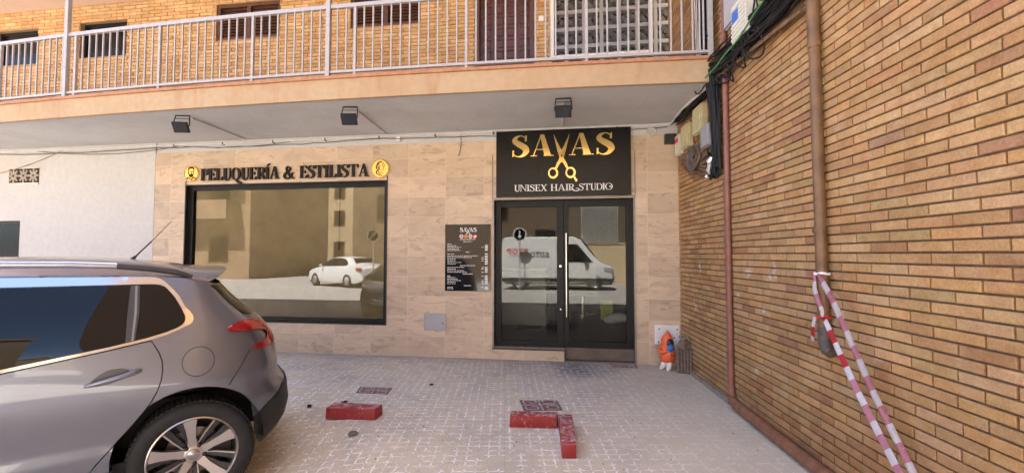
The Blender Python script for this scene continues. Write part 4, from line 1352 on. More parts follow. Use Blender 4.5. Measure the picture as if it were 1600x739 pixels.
for a, b_, lb in (((-4.94, 5.06), (-5.03, 6.12), 'thin pale conduit on the soffit behind the left floodlight'), ((-2.66, 5.05), (-2.75, 6.12), 'thin pale conduit on the soffit behind the middle floodlight'), ((-0.12, 5.12), (-0.16, 6.12), 'thin pale conduit on the soffit behind the right floodlight')):
    mb = MB(); mb.tube([(a[0], a[1], ZS - 0.010), (b_[0], b_[1], ZS - 0.010)], 0.011, 8)
    thing_mesh(mb, 'conduit', COND, lb, 'conduit', True, 'conduits under the balcony')
mb = MB()
mb.tube([(-9.9, D - 0.03, 3.20), (-5.2, D - 0.022, 3.195), (-2.6, D - 0.022, 3.205), (0.9, D - 0.022, 3.215), (1.30, D - 0.03, 3.215)], 0.014, 8)
mb.tube([(1.30, D - 0.03, 3.228), (1.31, 5.6, 3.238), (1.42, 4.74, 3.236)], 0.013, 8)
thing_mesh(mb, 'conduit', COND, 'long pale conduit in the angle between soffit and shop front', 'conduit', True, 'conduits under the balcony')
def droop(a, b_, sag, n=14, wob=0.0, rg=rng):
    out = []
    for i in range(n + 1):
        t_ = i / n
        p = Vector(a).lerp(Vector(b_), t_)
        p.z -= sag * 4 * t_ * (1 - t_)
        if 0 < i < n and wob:
            p += Vector((rg.uniform(-wob, wob), rg.uniform(-wob, wob) * 0.4, rg.uniform(-wob, wob)))
        out.append(p)
    return out
mb = MB()
mb.tube(droop((-9.9, D - 0.03, 3.165), (-6.6, D - 0.03, 3.17), 0.03, wob=.006), 0.008, 6)
mb.tube(droop((-6.6, D - 0.03, 3.17), (-3.0, D - 0.03, 3.175), 0.04, 20, wob=.010), 0.006, 6)
mb.tube(droop((-3.0, D - 0.03, 3.175), (1.25, D - 0.04, 3.18), 0.03, 20, wob=.008), 0.006, 6)
mb.tube(droop((-8.9, D - 0.03, 3.19), (-6.2, D - 0.03, 3.18), 0.09, 12), 0.006, 6)
mb.tube(droop((-6.3, D - 0.03, 3.19), (-4.3, D - 0.03, 3.18), 0.055, 12), 0.005, 6)
thing_mesh(mb, 'cable_run', M['cable_g'], 'thin dark cables drooping along the top of the shop front', 'cable', True)
mb = MB()
mb.tube(droop((-9.9, D - 0.02, 2.80), (-8.4, D - 0.02, 3.19), 0.05, 8), 0.004, 6)
thing_mesh(mb, 'loose_wire', M['cable_br'], 'loose thin wire slanting above the vent grille on the white wall', 'wire', True)
mb = MB()
for i in range(9):
    xx = -6.3 + i * 0.86
    mb.tube([(xx, D - 0.03, 3.213), (xx, D - 0.03, 3.183)], 0.012, 8)
    mb.box(xx - .008, xx + .008, D - 0.036, D + 0.012, 3.176, 3.186)
thing_mesh(mb, 'cable_clip_row', M['cable_g'], 'small dark clips fixing the cables above the tiles', 'cable clips', True)
mb = MB(); mb.tube([(-1.62, D - 0.01, 3.19), (-1.615, D - 0.014, 3.08), (-1.63, D - 0.012, 2.97), (-1.645, D - 0.02, 2.90), (-1.66, D - 0.03, 2.885)], 0.006, 6)
thing_mesh(mb, 'loose_wire', M['cable_br'], 'short wire end hanging over the tiles above the price board', 'wire', True)
mb = MB()
ring_ = [(1.03 + .07 * math.cos(a), D - 0.03, 3.115 + .045 * math.sin(a)) for a in [i * 2 * math.pi / 20 for i in range(20)]]
mb.tube(ring_, 0.010, 6, closed=True); mb.tube([(p[0] * .98 + .02, p[1] - .018, p[2] + .004) for p in ring_], 0.009, 6, closed=True)
thing_mesh(mb, 'cable_coil', M['cable_w'], 'pale coiled cable hanging at the top of the tiles beside the salon sign', 'cable', True)
mb = MB(); mb.box(1.205, 1.355, D - 0.09, D - 0.0005, 2.945, 3.075, 0.006)
thing_mesh(mb, 'junction_box', M['black_edge'], 'small black box in the top corner of the tiles', 'junction box')
mb = MB(); mb.box(-2.60, -2.53, D - 0.03, D + 0.011, 3.13, 3.20, 0.006)
thing_mesh(mb, 'junction_box', M['white_plastic'], 'small white junction box above the tiles left of the salon sign', 'junction box')

# ------------------------------------------------------------------ boxes, pipes and cables on the side wall
def wbx(name, s0, s1, z0, z1, depth, mat, label, cat='meter box', lid=True, off=0.0):
    root_ = empty(name, wp((s0 + s1) / 2, z0)); tag(root_, label, cat)
    mb = MB()
    P8 = Matrix(((WD.x, WO.x, 0, K.x), (WD.y, WO.y, 0, K.y), (0, 0, 1, 0), (0, 0, 0, 1)))
    mb.box(s0, s1, off + 0.001, depth, z0, z1, 0.008, P8)
    child_world(mb.build('case', mat), root_)
    if lid:
        mb = MB(); mb.box(s0 + .012, s1 - .012, depth + .001, depth + .018, z0 + .012, z1 - .012, 0.006, P8)
        child_world(mb.build('lid', mat), root_)
    return root_, P8
wbx('meter_box', 0.80, 1.07, 2.83, 3.15, 0.065, M['beige_box'], 'upper beige box on the brick wall under the balcony, nearer the street')
wbx('meter_box', 0.38, 0.64, 2.77, 3.06, 0.065, M['beige_box'], 'lower beige box on the brick wall, nearer the shop front')
wbx('meter_box', 1.14, 1.38, 2.60, 2.84, 0.10, M['grey_box'], 'grey plastic box on the brick wall beside the black cable bundle')
r_, P8 = wbx('meter_box', 0.08, 0.26, 2.76, 3.03, 0.05, M['pale_box'], 'small pale box with a red label in the corner of the brick wall')
mb = MB(); mb.box(0.11, 0.23, 0.0685, 0.0705, 2.92, 2.98, M=P8); child_world(mb.build('label', M['red_plastic']), r_)
r_, P8 = wbx('meter_box', 1.80, 2.10, 3.58, 4.10, 0.10, M['grey_metal'], 'large grey box high on the brick wall above the pale ribbed box')
r_, P8 = wbx('meter_box', 1.98, 2.25, 3.36, 3.70, 0.12, M['pale_box'], 'pale ribbed box with a blue sticker high on the brick wall', lid=False)
mb = MB()
for k_ in range(8): mb.box(1.982 if k_ not in (4, 5, 6) else 2.13, 2.248, 0.121, 0.127, 3.38 + k_ * 0.038, 3.398 + k_ * 0.038, M=P8)
child_world(mb.build('ribs', M['pale_box']), r_)
mb = MB(); mb.box(2.0, 2.12, 0.121, 0.124, 3.535, 3.635, M=P8); child_world(mb.build('sticker', M['blue']), r_)

# pipes
root = empty('corner_pipe', wp(1.56, 0)); tag(root, 'maroon pipe running down the brick wall and turning along its foot', 'pipe')
def on_wall(pts, off): return [wp(s, z, off) for s, z in pts]
mb = MB(); mb.tube(on_wall([(1.60, 5.8), (1.60, 4.2), (1.605, 3.6), (1.61, 2.2), (1.61, 0.6), (1.612, 0.22), (1.625, 0.13), (1.68, 0.075)], 0.030), 0.026, 12)
child_world(mb.build('downpipe', M['red_pipe'], None, True), root)
mb = MB(); mb.tube(on_wall([(1.655, 0.085), (1.74, 0.062), (2.5, 0.055), (4.0, 0.050), (7.0, 0.045)], 0.042), 0.045, 12)
child_world(mb.build('foot_run', M['brown_pipe'], None, True), root)
mb = MB()
for zz in (0.7, 1.7, 2.6):
    mb = MB(); mb.tube(on_wall([(1.608, zz), (1.608, zz + .03)], 0.030), 0.030, 12)
    child_world(mb.build('bracket', M['red_pipe'], None, True), root)
mb = MB(); mb.prism([(-0.02, 0), (1.53, 0), (1.53, 0.05), (-0.02, 0.035)], fnw, 0.002, 0.03)
thing_mesh(mb, 'wall_skirting', plain('cement_skirting', (0.24, 0.19, 0.16), 0.9, var=0.25, bmp=0.4), 'low cement skirting at the foot of the brick wall near the shop', 'skirting')
mb = MB(); mb.tube(on_wall([(1.525, 2.2), (1.53, 1.2), (1.535, 0.2)], 0.018), 0.016, 8)
thing_mesh(mb, 'thin_pipe', M['brown_pipe'], 'thin brown pipe close beside the maroon pipe on the brick wall', 'pipe', True)

root = empty('drainpipe', wp(2.97, 0.8)); tag(root, 'broad ochre drainpipe on the brick wall, ending above the tape', 'drainpipe')
mb = MB(); mb.tube(on_wall([(3.03, 5.8), (3.03, 3.6), (3.035, 2.86)], 0.046), 0.038, 16)
mb.tube(on_wall([(3.035, 2.87), (3.05, 1.1), (3.055, 0.98)], 0.044), 0.034, 16)
child_world(mb.build('pipe', M['rust_pipe'], None, True), root)
mb = MB()
for zz in (2.83, 1.60, 3.28):
    mb = MB(); mb.tube(on_wall([(3.038, zz), (3.038, zz + .018), (3.038, zz + .036)], 0.045), [0.038, 0.043, 0.038], 16)
    child_world(mb.build('collar', M['rust_pipe'], None, True), root)
mb = MB()
mb.tube(on_wall([(3.055, 1.00), (3.06, 0.90), (3.085, 0.85), (3.12, 0.84)], 0.046), [0.034, 0.038, 0.038, 0.030], 14)
child_world(mb.build('shoe', plain('lead_shoe', (0.075, 0.055, 0.045), 0.6, var=0.4, scale=25, bmp=0.3), None, True), root)

# cable tray shelf and the tangle
mb = MB()
mb.prism([(0, -0.07), (0.045, -0.035), (0.045, 0.035), (0, 0.07)], lambda a, b_, d: wp(1.08 + d, 3.275 + a - 0.075 * d + b_ * 0.2, 0.012 + abs(b_) * 0.9), 0, 1.86)
thing_mesh(mb, 'cable_shelf', M['rust_pipe'], 'ochre metal channel under the cables climbing along the brick wall', 'cable tray')
def wire(a, b_, sag, wob, n=16, rg=rng):
    """a, b: (s, z, off)"""
    out = []
    for i in range(n + 1):
        t_ = i / n
        s = a[0] + (b_[0] - a[0]) * t_; z = a[1] + (b_[1] - a[1]) * t_ - sag * 4 * t_ * (1 - t_); o_ = a[2] + (b_[2] - a[2]) * t_
        if 0 < i < n:
            s += rg.uniform(-wob, wob); z += rg.uniform(-wob, wob); o_ += rg.uniform(-wob, wob) * 0.6
        out.append(wp(s, z, max(o_, 0.012)))
    # relax
    for _ in range(2):
        out = [out[0]] + [(out[i - 1] + out[i] * 2 + out[i + 1]) / 4 for i in range(1, len(out) - 1)] + [out[-1]]
    return out
rc = random.Random(21)
mb = MB()
for i in range(40):
    s0 = 1.40 + rc.uniform(-.09, .09); o0 = rc.uniform(.02, .13)
    mb.tube(wire((s0, 3.36, o0), (1.42 + rc.uniform(-.06, .07), 2.30 + rc.uniform(-.05, .16), rc.uniform(.015, .085)), 0, 0.022, rg=rc), rc.uniform(.007, .014), 6)
for i in range(22):
    mb.tube(wire((1.40 + rc.uniform(-.07, .08), 2.38 + rc.uniform(-.04, .12), rc.uniform(.02, .08)), (1.20 + rc.uniform(-.1, .08), 2.36 + rc.uniform(-.06, .24), .05), rc.uniform(.05, .16), 0.03, rg=rc), rc.uniform(.006, .011), 6)
thing_mesh(mb, 'cable_bundle', M['cable'], 'thick black cable bundle hanging beside the grey box on the brick wall', 'cables', True)
mb = MB()
for i in range(40):
    mb.tube(wire((1.34 + rc.uniform(-.12, .12), 5.3 + rc.uniform(0, .5), rc.uniform(.03, .15)), (1.16 + rc.uniform(-.12, .16), 3.40 + rc.uniform(-.10, .10), rc.uniform(.03, .16)), rc.uniform(-.06, .10), 0.03, rg=rc), rc.uniform(.007, .016), 6)
for i in range(14):
    c_s, c_z, rr = 1.22 + rc.uniform(-.14, .14), 3.50 + rc.uniform(-.12, .16), rc.uniform(.06, .16)
    mb.tube([wp(c_s + rr * .8 * math.cos(a), c_z + rr * 1.3 * math.sin(a), .11 + .05 * math.sin(a + i)) for a in [k_ * math.pi / 8 for k_ in range(16)]], .008, 6, closed=True)
for i in range(36):
    mb.tube(wire((1.10 + rc.uniform(-.10, .14), 3.52 + rc.uniform(-.1, .12), rc.uniform(.02, .12)), (1.42 + rc.uniform(-.06, .06), 3.22 + rc.uniform(-.05, .08), rc.uniform(.03, .10)), rc.uniform(-.03, .08), 0.03, rg=rc), rc.uniform(.007, .013), 6)
thing_mesh(mb, 'cable_bundle', M['cable'], 'black cable bundle dropping past the balcony end', 'cables', True)
mb = MB()
for i in range(44):
    zo = rc.uniform(0, .17)
    mb.tube(wire((1.20 + rc.uniform(-.1, .2), 3.33 + zo * .8, rc.uniform(.02, .13)), (2.95 + rc.uniform(-.1, .3), 3.20 + zo * 1.5 + rc.uniform(-.03, .10), rc.uniform(.02, .11)), rc.uniform(-.03, .06), 0.032, 26, rc), rc.uniform(.006, .013), 6)
for i in range(16):
    c_s, c_z, rr = 1.62 + rc.uniform(-.15, .75), 3.30 + rc.uniform(-.12, .08), rc.uniform(.05, .13)
    mb.tube([wp(c_s + rr * math.cos(a), c_z + rr * 1.0 * math.sin(a), .07 + .03 * math.sin(2 * a + i)) for a in [k_ * math.pi / 8 for k_ in range(16)]], .007, 6, closed=True)
for i in range(8):
    mb.tube(wire((2.0 + i * .12, 3.36, .06), (2.0 + i * .13 + rc.uniform(-.1, .1), 3.70 + rc.uniform(-.1, .2), .05), rc.uniform(-.05, .05), .03, 10, rc), .007, 6)
mb.sphere(wp(2.62, 3.46, .08), .13, 1.0, .6, .45)
thing_mesh(mb, 'cable_bundle', M['cable'], 'tangled black cables lying along the ochre channel on the brick wall', 'cables', True)
mb = MB(); mb.tube(wire((1.35, 3.28, .16), (2.85, 3.46, .15), .06, .016, 20, rc), .008, 6)
thing_mesh(mb, 'green_cable', M['green'], 'single bright green cable among the black cables on the brick wall', 'cable', True)
mb = MB()
for i in range(4):
    mb.tube(wire((1.20 + .06 * i, 5.0, .17), (1.30 + .03 * i, 3.36, .19), rc.uniform(-.05, .12), .02, 14, rc), .006, 6)
for i in range(3):
    mb.tube(wire((1.24 + .02 * i, 3.40, .15), (1.30, 3.25, .15), .05, .02, 8, rc), .007, 6)
thing_mesh(mb, 'pale_wires', M['cable_w'], 'few pale wires hanging in front of the black cables at the balcony end', 'wires', True)
mb = MB()
for i in range(16):
    for _k in (0, 1): mb.tube(wire((0.20 + rc.uniform(-.05, .3), 2.68 + rc.uniform(-.08, .06), rc.uniform(.02, .06)), (1.05 + rc.uniform(-.25, .35), 2.52 + rc.uniform(-.20, .10), rc.uniform(.02, .07)), rc.uniform(.02, .12), .03, 16, rc), rc.uniform(.005, .010), 6)
for i in range(6):
    mb.tube(wire((0.30 + .12 * i, 3.22, .014), (0.28 + .12 * i + rc.uniform(-.05, .05), 2.74 + rc.uniform(-.05, .05), .014), 0, .01, 10, rc), .007, 6)
thing_mesh(mb, 'cable_tangle', M['cable_br'], 'loose brown and grey wires tangled below the beige boxes', 'wires', True)
mb = MB()
for i in range(6):
    rr = .085 + .008 * i
    mb.tube([wp(0.84 + rr * 1.5 * math.cos(a), 2.58 + rr * 1.15 * math.sin(a), .05 + .008 * i + .008 * math.sin(3 * a + i)) for a in [k_ * math.pi / 12 for k_ in range(24)]], .009, 6, closed=True)
thing_mesh(mb, 'cable_coil', M['cable_g'], 'dark coil of cable hung below the beige boxes on the brick wall', 'cable', True)
mb = MB()
mb.tube([wp(1.37, 2.47, .08), wp(1.35, 2.43, .10), wp(1.33, 2.40, .085), wp(1.31, 2.35, .095), wp(1.30, 2.31, .08)], [.022, .030, .024, .028, .014], 7)
mb.tube([wp(1.14, 2.31, .06), wp(1.20, 2.30, .07)], [.012, .018], 6)
thing_mesh(mb, 'foil_wrap', M['silver_tape'], 'crumpled silver tape round a cable end below the grey box', 'tape', True)
mb = MB()
for i in range(14):
    mb.tube(wire((0.05 + rc.uniform(0, .3), 3.20 + rc.uniform(-.03, .03), rc.uniform(.03, .12)), (1.35 + rc.uniform(-.1, .1), 3.25 + rc.uniform(-.04, .08), rc.uniform(.02, .10)), rc.uniform(-.01, .05), .02, 16, rc), rc.uniform(.006, .011), 6)
thing_mesh(mb, 'cable_run', M['cable'], 'black cables along the brick wall just under the balcony, above the beige boxes', 'cables', True)

# ------------------------------------------------------------------ barrier tape
def tape_mats():
    out = []
    for nm, c in (('tape_red', (0.66, 0.30, 0.38)), ('tape_white', (0.82, 0.78, 0.82)), ('tape_bright_red', (0.62, 0.04, 0.05))):
        out.append(plain(nm, c, 0.35, var=0.06, scale=20, bmp=0.2, bscale=30))
    return out
TM = tape_mats()
def tape_mesh(pts, ws, twist, seglen, mats, shift=0.0):
    """thin ribbon with a real thickness; stripes across it"""
    bm = bmesh.new()
    P_ = [Vector(p) for p in pts]
    # resample
    fine = []
    for i in range(len(P_) - 1):
        for k_ in range(16): fine.append((P_[i].lerp(P_[i + 1], k_ / 16), (i + k_ / 16) / (len(P_) - 1)))
    fine.append((P_[-1], 1.0))
    acc = shift
    rows = []
    lens = []
    for i, (p, t_) in enumerate(fine):
        if i: acc += (p - fine[i - 1][0]).length
        tan = (fine[min(i + 1, len(fine) - 1)][0] - fine[max(i - 1, 0)][0]).normalized()
        side = tan.cross(WO).normalized()
        nrm = side.cross(tan)
        f_ = t_ * (len(ws) - 1); j = min(int(f_), len(ws) - 2)
        w_ = ws[j] + (ws[j + 1] - ws[j]) * (f_ - j)
        f_ = t_ * (len(twist) - 1); j = min(int(f_), len(twist) - 2)
        a = twist[j] + (twist[j + 1] - twist[j]) * (f_ - j)
        sd = side * math.cos(a) + nrm * math.sin(a)
        nn = nrm * math.cos(a) - side * math.sin(a)
        cup = nn * (w_ * 0.12)
        rows.append([bm.verts.new(p - sd * w_ / 2), bm.verts.new(p + cup), bm.verts.new(p + sd * w_ / 2)])
        lens.append(acc)
    for i in range(len(rows) - 1):
        m_ = int(lens[i] / seglen) % 2
        for k_ in range(2):
            f = bm.faces.new((rows[i][k_], rows[i][k_ + 1], rows[i + 1][k_ + 1], rows[i + 1][k_]))
            f.material_index = m_
    bmesh.ops.solidify(bm, geom=bm.faces, thickness=0.0006)
    return bm
root = empty('barrier_tape', wp(2.97, 1.3, .1)); tag(root, 'long faded red and white barrier tape tied high on the ochre drainpipe', 'barrier tape')
bm = tape_mesh([wp(3.07, 1.335, .084), wp(3.14, 1.29, .10), wp(3.24, 1.20, .11), wp(3.40, .96, .11), wp(3.57, .71, .11), wp(3.79, .43, .11), wp(4.10, .06, .10), wp(4.16, -.02, .10)], [.020, .046, .054, .052, .044, .038, .042], [.2, .1, .0, .1, .4, .2], 0.085, TM)
child_world(obj_from_bm('strip', bm, [TM[0], TM[1]], None, 'all'), root)
bm = tape_mesh([wp(3.04, 1.335, .085), wp(3.06, 1.24, .10), wp(3.09, 1.17, .10), wp(3.13, 1.11, .10), wp(3.13, 1.07, .10)], [.02, .035, .034, .03, .012], [.3, .2, .5, .2, .9], 0.085, TM, .04)
child_world(obj_from_bm('loose_end', bm, [TM[0], TM[1]], None, 'all'), root)
mb = MB(); mb.tube([wp(3.048 + .040 * math.cos(a), 1.338 + .004 * math.sin(3 * a), .044 + .040 * math.sin(a)) for a in [k_ * math.pi / 10 for k_ in range(20)]], .008, 6, closed=True)
child_world(mb.build('knot', TM[1], None, True), root)
root = empty('barrier_tape', wp(2.97, 1.05, .1)); tag(root, 'lower barrier tape with brighter red stripes, tied near the drainpipe foot', 'barrier tape')
bm = tape_mesh([wp(3.08, 1.07, .082), wp(3.16, 1.05, .10), wp(3.25, .95, .11), wp(3.43, .71, .11), wp(3.61, .50, .11), wp(3.71, .39, .11), wp(4.0, .06, .10), wp(4.07, -.02, .10)], [.022, .030, .036, .046, .052, .050, .046], [.3, .5, .3, .1, .0, .1], 0.075, TM)
for f in bm.faces:
    if f.material_index == 0 and f.calc_center_median().z > 0.80: f.material_index = 2
child_world(obj_from_bm('strip', bm, TM, None, 'all'), root)
bm = tape_mesh([wp(3.03, 1.06, .085), wp(3.025, 1.00, .095), wp(3.02, .94, .095), wp(3.005, .90, .09)], [.02, .035, .036, .03], [.3, .1, .0, .2], 0.065, TM, .065)
for f in bm.faces:
    if f.material_index == 0: f.material_index = 2
child_world(obj_from_bm('loose_end', bm, TM, None, 'all'), root)
mb = MB(); mb.tube([wp(3.052 + .040 * math.cos(a), 1.063 + .004 * math.sin(3 * a), .044 + .040 * math.sin(a)) for a in [k_ * math.pi / 10 for k_ in range(20)]], .007, 6, closed=True)
child_world(mb.build('knot', TM[2], None, True), root)

# ------------------------------------------------------------------ red parking stops and red tiles
def stop_block(name, pts, h_, label, taper=0.012):
    """pts: footprint, counter-clockwise"""
    bm = bmesh.new()
    cx = sum(p[0] for p in pts) / 4; cy = sum(p[1] for p in pts) / 4
    rg = random.Random(name + label)
    lo = [bm.verts.new((p[0], p[1], -0.004)) for p in pts]
    hi = [bm.verts.new((p[0] + (cx - p[0]) * taper, p[1] + (cy - p[1]) * taper, h_ + rg.uniform(-.003, .003))) for p in pts]
    bm.faces.new(lo[::-1]); bm.faces.new(hi)
    for i in range(4): bm.faces.new((lo[i], lo[(i + 1) % 4], hi[(i + 1) % 4], hi[i]))
    bmesh.ops.bevel(bm, geom=list(bm.edges), offset=0.007, segments=2, profile=0.6, affect='EDGES')
    bmesh.ops.subdivide_edges(bm, edges=[e for e in bm.edges if e.calc_length() > 0.1], cuts=5, use_grid_fill=True)
    for v in bm.verts:
        v.co += Vector((rg.uniform(-1, 1), rg.uniform(-1, 1), rg.uniform(-1, 1))) * 0.0018
    o = obj_from_bm(name, bm, M['red_block'], None, True)
    return tag(o, label, 'parking stop', 'red concrete parking stops')
stop_block('parking_stop', [(-2.215, 3.735), (-1.757, 3.758), (-1.752, 3.905), (-2.225, 3.885)], 0.095, 'short scuffed red concrete block standing alone in front of the shop window')
stop_block('parking_stop', [(-0.556, 3.765), (-0.155, 3.795), (-0.150, 3.905), (-0.560, 3.895)], 0.100, 'red concrete block lying crosswise, left arm of the angled pair')
stop_block('parking_stop', [(-0.100, 3.248), (0.005, 3.268), (-0.030, 3.880), (-0.148, 3.880)], 0.096, 'red concrete block with a worn pale top, right arm of the angled pair')
def red_tile(pts, label):
    root_ = empty('paving_tile', (*pts[0], 0)); tag(root_, label, 'paving tile', 'red paving tiles')
    mb = MB(); mb.prism(pts, lambda a, b_, d: Vector((a, b_, d)), -0.01, 0.004); child_world(mb.build('slab', M['red_tile']), root_)
    # meander relief on the tile
    mb = MB()
    o0, u, v = Vector((*pts[0], 0)), Vector((*pts[1], 0)) - Vector((*pts[0], 0)), Vector((*pts[3], 0)) - Vector((*pts[0], 0))
    f2 = lambda a, b_, d: o0 + u * a + v * b_ + Vector((0, 0, d))
    e = 0
    for q in ([(.5, .02), (.5, .98)], [(.02, .5), (.98, .5)], smooth_path([(.10, .40), (.10, .12), (.38, .12), (.38, .32), (.24, .32)], 4), smooth_path([(.62, .10), (.90, .10), (.90, .38), (.66, .38), (.66, .22)], 4), smooth_path([(.10, .60), (.10, .90), (.40, .90), (.40, .68), (.22, .68)], 4), smooth_path([(.60, .62), (.90, .62), (.90, .90), (.62, .90), (.62, .76)], 4)):
        L_, Q_ = ribbon(q, .035); mb.strip(L_, Q_, f2, 0.003, 0.0065 + e); e += 0.0002
    child_world(mb.build('relief', plain('worn_relief', (0.44, 0.34, 0.31), 0.85, var=0.25, scale=25)), root_)
red_tile([(-2.30, 4.46), (-1.95, 4.46), (-1.99, 4.68), (-2.36, 4.66)], 'dark red paving tile behind the lone red block')
red_tile([(-0.48, 4.17), (-0.12, 4.24), (-0.18, 4.50), (-0.56, 4.47)], 'dark red paving tile with worn relief behind the angled red blocks')
red_tile([(0.48, 5.93), (0.80, 5.93), (0.80, 6.12), (0.46, 6.12)], 'brownish red paving tile at the doorstep')

# debris
def stone(x, y, r, flat, label, mat, seed, cat='stone'):
    bm = bmesh.new()
    bmesh.ops.create_icosphere(bm, subdivisions=2, radius=r)
    rg = random.Random(seed)
    for v in bm.verts:
        v.co *= 1 + rg.uniform(-.22, .22); v.co.z *= flat
        v.co.z = max(v.co.z, -r * flat * .45)
    o = obj_from_bm('stone', bm, mat)
    o.location = (x, y, r * flat * .44 + ground_z(x, y)); o.rotation_euler = (0, 0, rg.uniform(0, 6))
    return tag(o, label, cat, 'stones and scraps on the pavement')
stone(-1.80, 3.44, 0.040, .45, 'flat greyish stone in front of the lone red block', M['rock'], 1)
stone(-2.56, 4.03, 0.022, .8, 'small dark stone left of the lone red block', M['dark_bit'], 2)
stone(-2.27, 4.16, 0.030, .4, 'dark scrap just behind the lone red block', M['dark_bit'], 3)
stone(-1.60, 4.85, 0.024, .5, 'little dark stone on the pavement below the meter hatch', M['dark_bit'], 4)
rg_ = random.Random(5)
bm = bmesh.new()
for i in range(170):
    x, y = rg_.uniform(-3.2, 1.4), rg_.uniform(2.6, 6.0)
    r = rg_.uniform(.002, .006)
    Mx = Matrix.Translation((x, y, ground_z(x, y) + r * .3)) @ Matrix.Rotation(rg_.uniform(0, 6), 4, 'Z') @ Matrix.Diagonal((1.3, 1, .6, 1))
    bmesh.ops.create_icosphere(bm, subdivisions=1, radius=r, matrix=Mx)
tag(obj_from_bm('grit', bm, M['dark_bit']), 'scattered grit on the pavement', 'grit', kind='stuff')

# ------------------------------------------------------------------ orange hooded figure and wooden lantern in the corner
fig = empty('garden_statue', (1.165, 5.94, 0), R(-38)); fig.scale = (.86, .86, .88); tag(fig, 'garden figure in an orange hooded cloak on the pavement by the white plate', 'statue')
m_or = plain('orange_glaze', (0.72, 0.12, 0.035), 0.35, var=0.12, scale=14)
m_wh = plain('white_glaze', (0.72, 0.68, 0.62), 0.45, var=0.15, scale=20)
m_bl = plain('blue_glaze', (0.02, 0.14, 0.42), 0.3, var=0.15, scale=20)
m_bk = plain('dark_glaze', (0.02, 0.018, 0.018), 0.4, var=0.2)
def blob_lathe(mb, prof, sx_, sy_, lean=0.0, seg=24, wob=0.0):
    bm = mb.bm
    rings = []
    for r, z in prof:
        ring = []
        for k_ in range(seg):
            a = 2 * math.pi * k_ / seg
            rr = r * (1 + wob * math.sin(5 * a + z * 20))
            ring.append(bm.verts.new((rr * sx_ * math.cos(a) + lean * z, rr * sy_ * math.sin(a), z)))
        rings.append(ring)
    for A_, B_ in zip(rings, rings[1:]):
        for k_ in range(seg): mb._f([A_[k_], A_[(k_ + 1) % seg], B_[(k_ + 1) % seg], B_[k_]])
    mb._f(rings[0][::-1]); mb._f(rings[-1])
mb = MB(); blob_lathe(mb, [(.060, .10), (.098, .11), (.112, .16), (.112, .22), (.100, .28), (.088, .325), (.092, .36), (.094, .40), (.086, .44), (.066, .475), (.040, .51), (.016, .545), (.004, .565)], 1.0, .92, 0.02, 28, .05)
mb.build('cloak', m_or, fig, 'all')
mb = MB(); mb.sphere((.066, -.040, .385), .060, .85, .9, 1.15); mb.build('face', m_bk, fig, True)
mb = MB(); mb.sphere((.088, -.066, .325), .052, 1.0, .9, 1.1)
for k_ in range(5):
    mb.tube([(.088 + .052 * math.sin(a) * math.cos(k_ * .63 - .9), -.066 - .050 * math.sin(a) * abs(math.sin(k_ * .63 + .3)), .325 + .058 * math.cos(a)) for a in [j * math.pi / 8 for j in range(9)]], .0045, 6)
mb.build('ball', m_bl, fig, True)
mb = MB()
mb.tube([(-.03, -.02, .12), (-.04, -.04, .06), (-.045, -.07, .030), (-.05, -.11, .024)], [.046, .040, .038, .022], 12)
mb.tube([(.045, -.02, .12), (.055, -.05, .06), (.065, -.085, .030), (.07, -.12, .024)], [.046, .040, .038, .022], 12)
mb.sphere((0, .0, .10), .082, 1.0, .9, .5)
mb.build('trousers_and_shoes', m_wh, fig, True)
mb = MB()
mb.tube([(-.085, -.02, .32), (-.075, -.09, .27), (.0, -.115, .255), (.05, -.105, .275)], [.030, .034, .028, .020], 12)
mb.tube([(.10, -.01, .30), (.115, -.06, .26), (.09, -.10, .245)], [.028, .030, .020], 12)
mb.build('sleeves', m_or, fig, True)

lan = empty('wooden_lantern', (1.352, 5.80, 0), R(-18)); tag(lan, 'weathered grey brown slatted lantern beside the orange figure', 'lantern')
m_wd = plain('weathered_wood', (0.15, 0.105, 0.075), 0.85, var=0.35, scale=18, bmp=0.5, bscale=40)
m_wd2 = plain('dark_wood', (0.055, 0.038, 0.028), 0.85, var=0.3, scale=18)
mb = MB(); mb.box(-.088, .088, -.078, .078, 0.0, .025, .006); mb.build('base', m_wd, lan)
mb = MB(); mb.box(-.070, .070, -.060, .060, .026, .295); mb.build('core', m_wd2, lan)
mb = MB()
for xx in (-.072, -.036, 0, .036, .072):
    mb.box(xx - .013, xx + .013, -.076, -.061, .026, .295, .004)
    mb.box(xx - .013, xx + .013, .061, .076, .026, .295, .004)
for yy in (-.045, 0, .045):
    mb.box(-.086, -.071, yy - .016, yy + .016, .026, .295, .004); mb.box(.071, .086, yy - .016, yy + .016, .026, .295, .004)
mb.build('slats', m_wd, lan)
mb = MB()
prof = [(.096, .296), (.100, .312), (.074, .37), (.048, .415), (.040, .43)]
blob_lathe(mb, prof, 1.0, .88, 0, 4)
mb.build('roof', m_wd, lan)
mb = MB()
mb.tube([(.06 * math.cos(a), .05 * math.sin(a), .425 + .012 * math.sin(4 * a)) for a in [k_ * math.pi / 10 for k_ in range(20)]], .014, 8, closed=True)
mb.tube([(-.05, -.02, .42), (-.03, -.03, .455), (.02, -.02, .468), (.055, .0, .42)], .010, 8)
mb.tube([(-.02, -.05, .43), (.03, -.06, .445), (.06, -.05, .40)], .009, 8)
mb.build('rope_handle', plain('rope', (0.24, 0.18, 0.12), 0.9, var=0.3, scale=60), lan, True)

